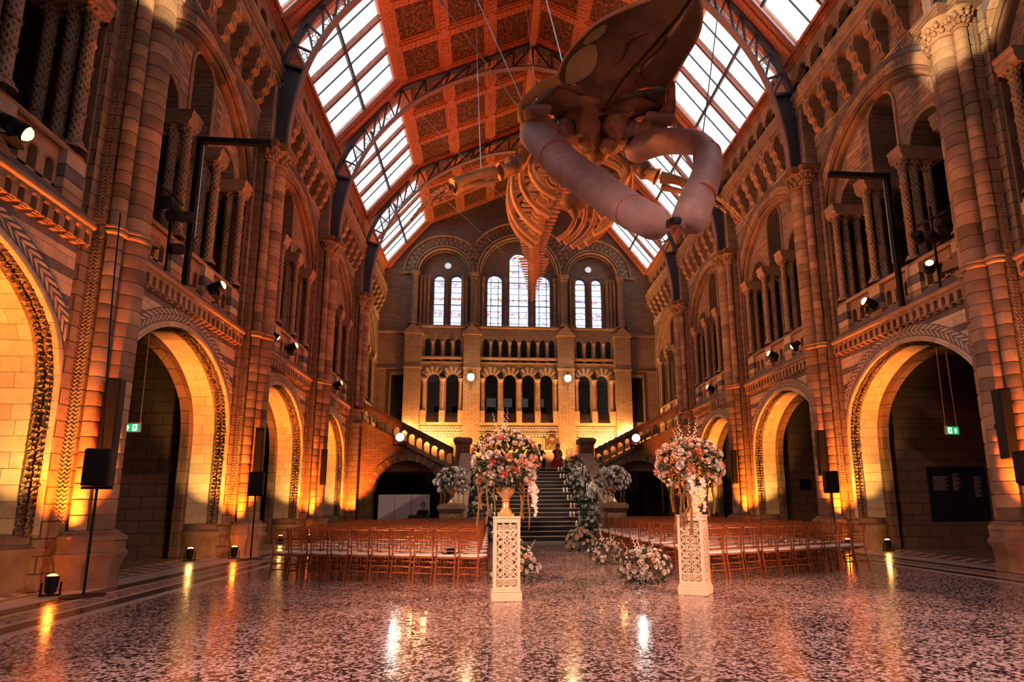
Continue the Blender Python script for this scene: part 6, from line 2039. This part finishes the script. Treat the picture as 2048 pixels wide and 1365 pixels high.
# hanging exit signs
M['exitgreen'] = glow('lit_green_sign', (0.02, 0.55, 0.16), 0.9)
M['exitwhite'] = glow('lit_white_pictogram', (0.85, 1.0, 0.9), 1.6)
for s, y in ((1, 14.35), (-1, 14.55)):
    o = O('exit_sign', None, loc=(s * 10.22, y, 3.10), rz=0.15 * s, cat='sign', label='green running man exit sign hung in the %s arch' % SD_[s], group='exit signs')
    O('sign_box', MB().bbox((-0.21, -0.03, -0.02), (0.21, 0.03, 0.22), 0.01).mesh('sign_box', 'gilt'), o)
    O('sign_face', MB().box((-0.195, -0.034, -0.01), (0.195, -0.029, 0.185)).mesh('sign_face', 'exitgreen'), o)
    m = MB()
    ax, mx = (0.09, -0.09) if s > 0 else (-0.09, 0.09)
    f = lambda pts: m.prism(pts, lambda a, b, d: (a, d, b), -0.040, -0.035)
    f([(ax - 0.022, 0.02), (ax + 0.022, 0.02), (ax + 0.022, 0.09), (ax - 0.022, 0.09)]); f([(ax - 0.055, 0.085), (ax + 0.055, 0.085), (ax, 0.155)])
    f([(mx - 0.055, 0.01), (mx + 0.055, 0.01), (mx + 0.055, 0.165), (mx - 0.055, 0.165)])
    m.cur = 1
    g = lambda pts: m.prism(pts, lambda a, b, d: (a, d, b), -0.044, -0.041)
    g([(mx - 0.012, 0.135), (mx + 0.012, 0.135), (mx + 0.012, 0.155), (mx - 0.012, 0.155)]); g([(mx - 0.02, 0.075), (mx + 0.015, 0.075), (mx + 0.02, 0.13), (mx - 0.012, 0.13)])
    g([(mx - 0.02, 0.08), (mx - 0.045, 0.02), (mx - 0.030, 0.02), (mx, 0.075)]); g([(mx, 0.078), (mx + 0.03, 0.05), (mx + 0.03, 0.02), (mx + 0.042, 0.02), (mx + 0.042, 0.058), (mx + 0.015, 0.085)])
    g([(mx + 0.012, 0.128), (mx + 0.042, 0.105), (mx + 0.038, 0.095), (mx + 0.012, 0.112)])
    O('pictogram', m.mesh('pictogram', ['exitwhite', 'exitgreen']), o)
    for q in (-0.18, 0.18):
        O('hanger', MB().tube([(q, 0, 0.20), (q * 0.85, 0.0, 2.40)], 0.010, 6).mesh('hanger', 'gilt'), o)
# information panel in the right alcove
o = O('information_panel', MB().bbox((11.65, 17.24, 0.77), (13.58, 17.29, 2.43), 0.01).mesh('information_panel', 'black'), cat='panel', label='large black text panel on the alcove wall behind the right arch')
m = MB()
for (x0, x1, z0, n) in ((11.80, 12.30, 2.12, 10), (12.45, 12.70, 2.2, 12), (13.15, 13.40, 2.1, 14)):
    for i in range(n):
        m.box((x0, 17.234, z0 - 0.045 * i), (x1 - 0.05 * (i % 3), 17.238, z0 - 0.045 * i + 0.016))
M['printgrey'] = plain('grey_print', (0.30, 0.26, 0.24), 0.7)
O('text_lines', m.mesh('text_lines', 'printgrey'), o, kind='stuff')
O('small_sign', MB().bbox((11.1, 23.86, 1.9), (11.55, 23.90, 2.35), 0.01).mesh('small_sign', 'black'), cat='sign', label='small black notice on the alcove wall behind the second right arch')
# gallery window glimpsed through the right opening
o = O('window_40', MB().box((15.12, 21.2, 10.1), (15.18, 22.0, 11.5)).mesh('gallery_window', glow('daylit_gallery_glass', (0.9, 0.95, 1.0), 1.4)), kind='structure', label='small bright window at the back of the right gallery')
m = MB()
for z in (10.1, 10.55, 11.0, 11.5): m.box((15.08, 21.15, z - 0.02), (15.12, 22.05, z + 0.02))
for y in (21.17, 21.6, 22.03): m.box((15.08, y - 0.02, 10.1), (15.12, y + 0.02, 11.5))
O('window_frame', m.mesh('window_frame', 'iron'), o)
# wall lanterns on the end wall
M['lantern_glass'] = glow('lit_lantern_glass', (1.0, 0.80, 0.55), 2.2)
for s in (-1, 1):
    o = O('wall_lantern', None, loc=(s * 3.13, YE - 0.78, 8.70), cat='lantern', label='lit globe lantern on scrolled bracket on the %s buttress' % SD_[s], group='wall lanterns')
    O('globe', MB().lathe([(0.10, 0.52), (0.20, 0.60), (0.24, 0.75), (0.22, 0.90), (0.12, 0.98)], 14).mesh('globe', 'lantern_glass', 50), o)
    m = MB().lathe([(0.20, 0.97), (0.10, 1.06), (0.05, 1.12), (0.02, 1.22)], 12)
    for q in range(6):
        a = q * pi / 3
        m.tube([(0.11 * cos(a), 0.11 * sin(a), 0.5), (0.25 * cos(a), 0.25 * sin(a), 0.75), (0.19 * cos(a), 0.19 * sin(a), 0.98)], 0.014, 5)
    O('cage', m.mesh('cage', 'iron', 50), o)
    O('bracket', MB().tube(smooth_pts([(0, 0, 0.5), (0, 0.02, 0.2), (0, 0.15, -0.02), (0, 0.36, 0.05)], 4), 0.03, 8).mesh('bracket', 'iron'), o)
    l = bpy.data.lights.new('lantern_light', 'POINT'); l.energy = 160; l.color = (1.0, 0.62, 0.30); l.shadow_soft_size = 0.2
    lo_ = bpy.data.objects.new('lantern_light', l); COL.objects.link(lo_); lo_.location = (0, -0.30, 0.75); lo_.parent = o
# bronze plaques
M['bronze'] = plain('dark_bronze', (0.12, 0.075, 0.04), 0.4, 0.5, 0.5, 0.4, 18.0, 0.3)
for s, x in ((1, 2.13), (-1, -1.97)):
    o = O('memorial_plaque', None, loc=(x, YE - 0.06, 4.78), cat='plaque', label='round topped bronze relief plaque on the %s of the landing wall' % SD_[s], group='memorial plaques')
    O('frame', MB().prism([(-0.56, 0), (0.56, 0), (0.56, 0.85), (0.34, 0.9)] + arcpts(0, 0.88, 0.34, 0.2, pi - 0.2, 8) + [(-0.34, 0.9), (-0.56, 0.85)], lambda a, b, d: (a, d, b), -0.05, 0.05).mesh('frame', 'cream'), o)
    m = MB().prism([(-0.49, 0.07), (0.49, 0.07), (0.49, 0.80), (0.28, 0.85)] + arcpts(0, 0.88, 0.27, 0.2, pi - 0.2, 8) + [(-0.28, 0.85), (-0.49, 0.80)], lambda a, b, d: (a, d, b), -0.08, 0.0)
    m.lathe([(0.19, -0.02), (0.21, 0.0), (0.19, 0.02)], 14); m.xf(Matrix.Translation((0, -0.08, 0.90)) @ Matrix.Rotation(pi / 2, 4, 'X'), len(m.v) - 42)
    m.ball((0, -0.10, 0.90), 0.10, 8, 6, 0.8, 0.5, 1.1)
    for q in range(5): m.ball((-0.32 + 0.16 * q, -0.09, 0.38 + 0.08 * (q % 2)), 0.09, 7, 5, 0.7, 0.5, 1.5)
    O('relief', m.mesh('relief', 'bronze', 50), o)
# white screen, desk, cases
M['screenwhite'] = plain('white_screen_panel', (0.62, 0.56, 0.56), 0.6, 0.2, 0, 0.05)
o = O('folding_screen', None, loc=(-5.62, 27.0, 0), cat='screen', label='low white screen panels under the left stair arch')
for x0, x1 in ((-1.13, -0.42), (-0.40, 0.30), (0.32, 1.12)):
    O('screen_panel', MB().bbox((x0, -0.03, 0.02), (x1, 0.03, 1.85), 0.01).mesh('screen_panel', 'screenwhite'), o)
O('rail', MB().box((-1.13, -0.04, 0.0), (1.12, 0.04, 0.03)).mesh('rail', 'steel'), o)
o = O('mixing_desk', None, loc=(-4.75, 25.3, 0), cat='desk', label='black draped mixing desk before the white screen')
O('drape', MB().bbox((-0.75, -0.35, 0), (0.75, 0.35, 0.80), 0.02).mesh('drape', 'black'), o)
O('console', MB().prism([(-0.28, 0.80), (0.28, 0.80), (0.28, 0.98), (-0.28, 0.86)], lambda a, b, d: (d, a, b), -0.45, 0.45).mesh('console', 'grille'), o)
O('flight_case', MB().bbox((4.25, 25.2, 0), (5.25, 25.9, 0.85), 0.02).mesh('flight_case', 'black'), cat='case', label='black flight case on the floor right of the stairs')
O('flight_case', MB().bbox((-3.95, 25.0, 0), (-3.55, 25.6, 1.15), 0.02).mesh('flight_case', 'black'), cat='case', label='tall black flight case between desk and stair pedestal')
# stage lights facing the camera on the flights, rows of bulbs behind the balustrades
for s, x in ((-1, -6.50), (1, 5.90)):
    par_can((x, 30.85, 4.86 - 0.17 * 2.6), (x * 0.6, 14.0, 2.2), 'blinding white stage light fixed to the %s flight balustrade' % SD_[s], (1.0, 0.90, 0.80), 70, 50, 'lens_white', 2.6, 'white stage lights')
    O('clamp_arm', MB().bar((x, 31.0, 4.50), (x, 31.2, 4.50), 0.06).mesh('clamp_arm', 'black'), cat='bracket', label='clamp arm holding the %s white stage light' % SD_[s], group='clamp arms')
    for i in range(7):
        bx = s * (4.95 + 0.36 * i)
        z = LZ + (5.55 - LZ) * (4.95 + 0.36 * i - 3.65) / 4.9 + 1.10
        o = O('bulb_lamp', None, loc=(bx, YE - 0.44, z), cat='lamp', group='bulbs along the %s flight' % SD_[s], label='%s small lit bulb along the %s flight wall rail' % (['lowest', 'second', 'third', 'fourth', 'fifth', 'sixth', 'topmost'][i], SD_[s]))
        O('socket', MB().lathe([(0.05, 0), (0.05, 0.05), (0.03, 0.08)], 8).mesh('socket', 'black'), o)
        O('bulb', MB().ball((0, 0, 0.13), 0.065, 10, 6).mesh('bulb', 'bulb', 60), o)
        if i % 2 == 0:
            l = bpy.data.lights.new('bulb_light', 'POINT'); l.energy = 190; l.color = (1.0, 0.42, 0.12); l.shadow_soft_size = 0.08
            lo_ = bpy.data.objects.new('bulb_light', l); COL.objects.link(lo_); lo_.location = (0, -0.18, 0.22); lo_.parent = o
# landing washes on the end wall
for i, x in enumerate((-5.0, -2.5, 0.0, 2.5, 5.0)):
    zf = LZ if abs(x) < 3.6 else LZ + 0.49 * (abs(x) - 3.65) + 0.2
    par_can((x, YE - 1.7, zf), (x * 0.95, YE, 8.6), 'orange wash lamp on the %s of the stair landing' % ['far left', 'left', 'middle', 'right', 'far right'][i], (1.0, 0.40, 0.10), 2100, 110, 'lens_orange', 1.0, 'landing wash lamps')
# camera left on a chair
ch = CHAIRS[-1, 0, 1]
o = O('photo_camera', None, loc=(ch.location.x + 0.0, ch.location.y + 0.02, 0.496), rz=0.5, cat='camera', label='black camera with strap lying on a chair in the nearest left row')
O('camera_body', MB().bbox((-0.07, -0.035, 0), (0.07, 0.035, 0.10), 0.012).mesh('camera_body', 'black'), o)
O('lens_barrel', MB().lathe([(0.036, 0), (0.038, 0.10), (0.034, 0.11)], 12).xf(Matrix.Translation((0, -0.03, 0.05)) @ Matrix.Rotation(pi / 2, 4, 'X')).mesh('lens_barrel', 'black', 40), o)
O('strap', MB().tube(smooth_pts([(-0.07, 0, 0.08), (-0.14, 0.05, 0.03), (-0.16, -0.08, 0.02), (-0.05, -0.14, 0.02), (0.1, -0.1, 0.02)], 4), 0.012, 5, flat=0.3).mesh('strap', 'black'), o)

# ================================================================== people
M['skin'] = plain('skin', (0.55, 0.33, 0.23), 0.55, 0.35, 0, 0.06)
M['cloth_black'] = plain('black_cloth', (0.015, 0.014, 0.016), 0.85, 0.1)
M['cloth_red'] = plain('dark_red_cloth', (0.30, 0.02, 0.02), 0.8, 0.15)
M['hair'] = plain('dark_hair', (0.02, 0.013, 0.01), 0.6, 0.3)
M['varnish'] = plain('red_brown_varnish', (0.32, 0.08, 0.02), 0.25, 0.6, 0, 0.2, 6.0)
def skinned(name, chains, mt, parent, levels=1):
    vs, es, rs, idx = [], [], [], {}
    for ch_ in chains:
        prev = None
        for p, r in ch_:
            key = tuple(round(c, 4) for c in p)
            if key not in idx:
                idx[key] = len(vs); vs.append(key); rs.append(r)
            i = idx[key]
            if prev is not None and prev != i: es.append((prev, i))
            prev = i
    me = bpy.data.meshes.new(name)
    me.from_pydata(vs, es, [])
    me.materials.append(M[mt])
    o = O(name, me, parent)
    me.skin_vertices.new() if hasattr(me.skin_vertices, 'new') and not me.skin_vertices else None
    mod = o.modifiers.new('skin', 'SKIN')
    mod.use_smooth_shade = True
    sv = me.skin_vertices[0].data
    for i, r in enumerate(rs):
        sv[i].radius = (r, r) if not isinstance(r, tuple) else r
    sv[0].use_root = True
    sub = o.modifiers.new('sub', 'SUBSURF')
    sub.levels = levels; sub.render_levels = levels
    return o
def person(label, loc, rz, sit, hands, cloth, group=None, seat=0.46, skirt=False):
    """hands: two wrist points in local space (x right, y forward, z up)"""
    o = O('person', None, loc=loc, rz=rz, cat='person', label=label)
    hz = seat + 0.08 if sit else 0.92
    sh = hz + 0.46
    chains = [[((0, 0, hz), 0.13), ((0, 0.0, hz + 0.18), 0.12), ((0, 0.01, hz + 0.36), 0.135), ((0, 0.0, sh), 0.07), ((0, 0.02, sh + 0.07), 0.05), ((0, 0.04, sh + 0.14), 0.072), ((0, 0.04, sh + 0.23), 0.085), ((0, 0.03, sh + 0.30), 0.05)]]
    chains.append([((0, 0.04, sh + 0.18), 0.07), ((0, 0.125, sh + 0.165), 0.018)])
    cl = [chains[0][:4]]
    for s, h in ((-1, hands[0]), (1, hands[1])):
        S_ = (s * 0.175, 0, sh - 0.03)
        el = (s * 0.24, (h[1]) * 0.35, (sh - 0.03 + h[2]) / 2 - 0.10)
        arm = [((0, 0.01, hz + 0.36), 0.135), (S_, 0.055), (el, 0.043), (h, 0.03)]
        chains.append(arm)
        cl.append(arm)
        dr = (Vector(h) - Vector(el)).normalized()
        side = dr.cross(Vector((0, 0, 1))).normalized()
        palm = tuple(Vector(h) + dr * 0.06)
        chains.append([(h, 0.03), (palm, 0.030)])
        for q in range(4):
            f0 = Vector(palm) + side * (0.012 * (q - 1.5)) + dr * 0.03
            chains.append([(palm, 0.030), (tuple(f0), 0.009), (tuple(f0 + dr * 0.025 + Vector((0, 0, -0.012))), 0.008), (tuple(f0 + dr * 0.035 + Vector((0, 0, -0.032))), 0.007)])
        chains.append([(h, 0.03), (tuple(Vector(h) + dr * 0.04 - side * 0.035 * s), 0.010), (tuple(Vector(h) + dr * 0.075 - side * 0.045 * s), 0.008)])
        hip = (s * 0.10, 0.0, hz - 0.03)
        if sit:
            kn = (s * 0.20, 0.44, hz - 0.02); an = (s * 0.19, 0.42, 0.09); toe = (s * 0.21, 0.56, 0.035)
        else:
            kn = (s * 0.11, 0.02, 0.50); an = (s * 0.11, -0.02, 0.09); toe = (s * 0.12, 0.12, 0.035)
        leg = [((0, 0, hz), 0.13), (hip, 0.10), (kn, 0.065), (an, 0.042), (toe, 0.035)]
        chains.append(leg); cl.append(leg)
    body = skinned('body', chains, 'skin', o)
    grow = lambda r, k=1.16: r * k
    cloth_o = skinned('clothing', [[(p, grow(r)) for p, r in c] for c in cl], cloth, o)
    if skirt:
        O('skirt', MB().lathe([(0.42, 0.06), (0.36, 0.35), (0.22, hz - 0.02), (0.15, hz + 0.10)], 16, (0, 0.18, 0), sy=0.95).mesh('skirt', cloth, 60), o)
    hm = MB().ball((0, 0.025, sh + 0.235), 0.105, 12, 8, 0.95, 1.0, 1.1)
    hm.ball((0, -0.05, sh + 0.14), 0.075, 10, 6, 1.0, 0.6, 1.3)
    for i, (x, y, z) in enumerate(hm.v):      # open the face
        if y > 0.06 and z < sh + 0.27: hm.v[i] = (x * 0.75, 0.03, z)
    O('hair', hm.mesh('hair', 'hair', 60), o)
    fm = MB()
    for s in (-1, 1):
        fm.ball((s * 0.032, 0.112, sh + 0.205), 0.010, 6, 4)
    fm.cbox((0, 0.112, sh + 0.115), (0.045, 0.012, 0.010))
    O('face_features', fm.mesh('face_features', 'hair'), o)
    return o
person('person in black bent over the mixing desk by the white screen', (-4.68, 26.05, 0), pi, True, ((-0.25, 0.42, 0.98), (0.25, 0.42, 0.98)), 'cloth_black', seat=0.62)
O('stool', MB().lathe([(0.20, 0), (0.20, 0.03), (0.04, 0.06), (0.04, 0.50), (0.19, 0.54), (0.19, 0.60)], 14).mesh('stool', 'black', 40), loc=(-4.68, 26.05, 0), cat='stool', label='round black stool behind the mixing desk')
person('musician in dark red seated with a cello on the landing', (1.62, 30.4, LZ), pi, True, ((-0.16, 0.38, 0.78), (0.10, 0.34, 1.02)), 'cloth_red', skirt=True)
person('musician in black seated on the landing behind the tall bouquet', (0.72, 30.5, LZ), pi, True, ((-0.22, 0.36, 0.85), (0.22, 0.34, 0.90)), 'cloth_black')
for x, lb in ((1.62, 'cellist'), (0.72, 'musician in black')):
    o = O('stool', None, loc=(x, 30.42 if x > 1 else 30.52, LZ), cat='stool', label='plain black stool under the %s' % lb, group='musician stools')
    O('seat', MB().cbox((0, 0, 0.42), (0.38, 0.36, 0.06)).mesh('seat', 'black'), o)
    for a in (-1, 1):
        for b in (-1, 1): O('leg', MB().box((a * 0.16 - 0.015, b * 0.15 - 0.015, 0), (a * 0.16 + 0.015, b * 0.15 + 0.015, 0.39)).mesh('leg', 'black'), o)
def cello(loc, rot, label):
    o = O('cello', None, loc=loc, rot=rot, cat='cello', label=label)
    half = [(0.0, 0.0), (0.14, 0.02), (0.215, 0.12), (0.20, 0.22), (0.135, 0.30), (0.12, 0.38), (0.145, 0.46), (0.17, 0.56), (0.14, 0.68), (0.07, 0.74), (0.0, 0.75)]
    poly = half + [(-x, z) for x, z in half[-2:0:-1]]
    O('body', MB().prism(poly, lambda a, b, d: (a, d, b + 0.25), -0.06, 0.06).mesh('body', 'varnish'), o)
    O('neck', MB().box((-0.018, -0.10, 0.80), (0.018, -0.06, 1.35)).mesh('neck', 'black'), o)
    O('scroll', MB().ball((0, -0.08, 1.40), 0.04, 8, 6).mesh('scroll', 'varnish'), o)
    O('bridge', MB().box((-0.04, -0.11, 0.54), (0.04, -0.06, 0.56)).mesh('bridge', 'gold'), o)
    O('spike', MB().tube([(0, 0, 0.0), (0, 0, 0.26)], 0.006, 6).mesh('spike', 'steel'), o)
cello((1.66, 29.92, LZ), (-0.25, 0.08, 0.1), 'red brown cello held upright by the seated musician')
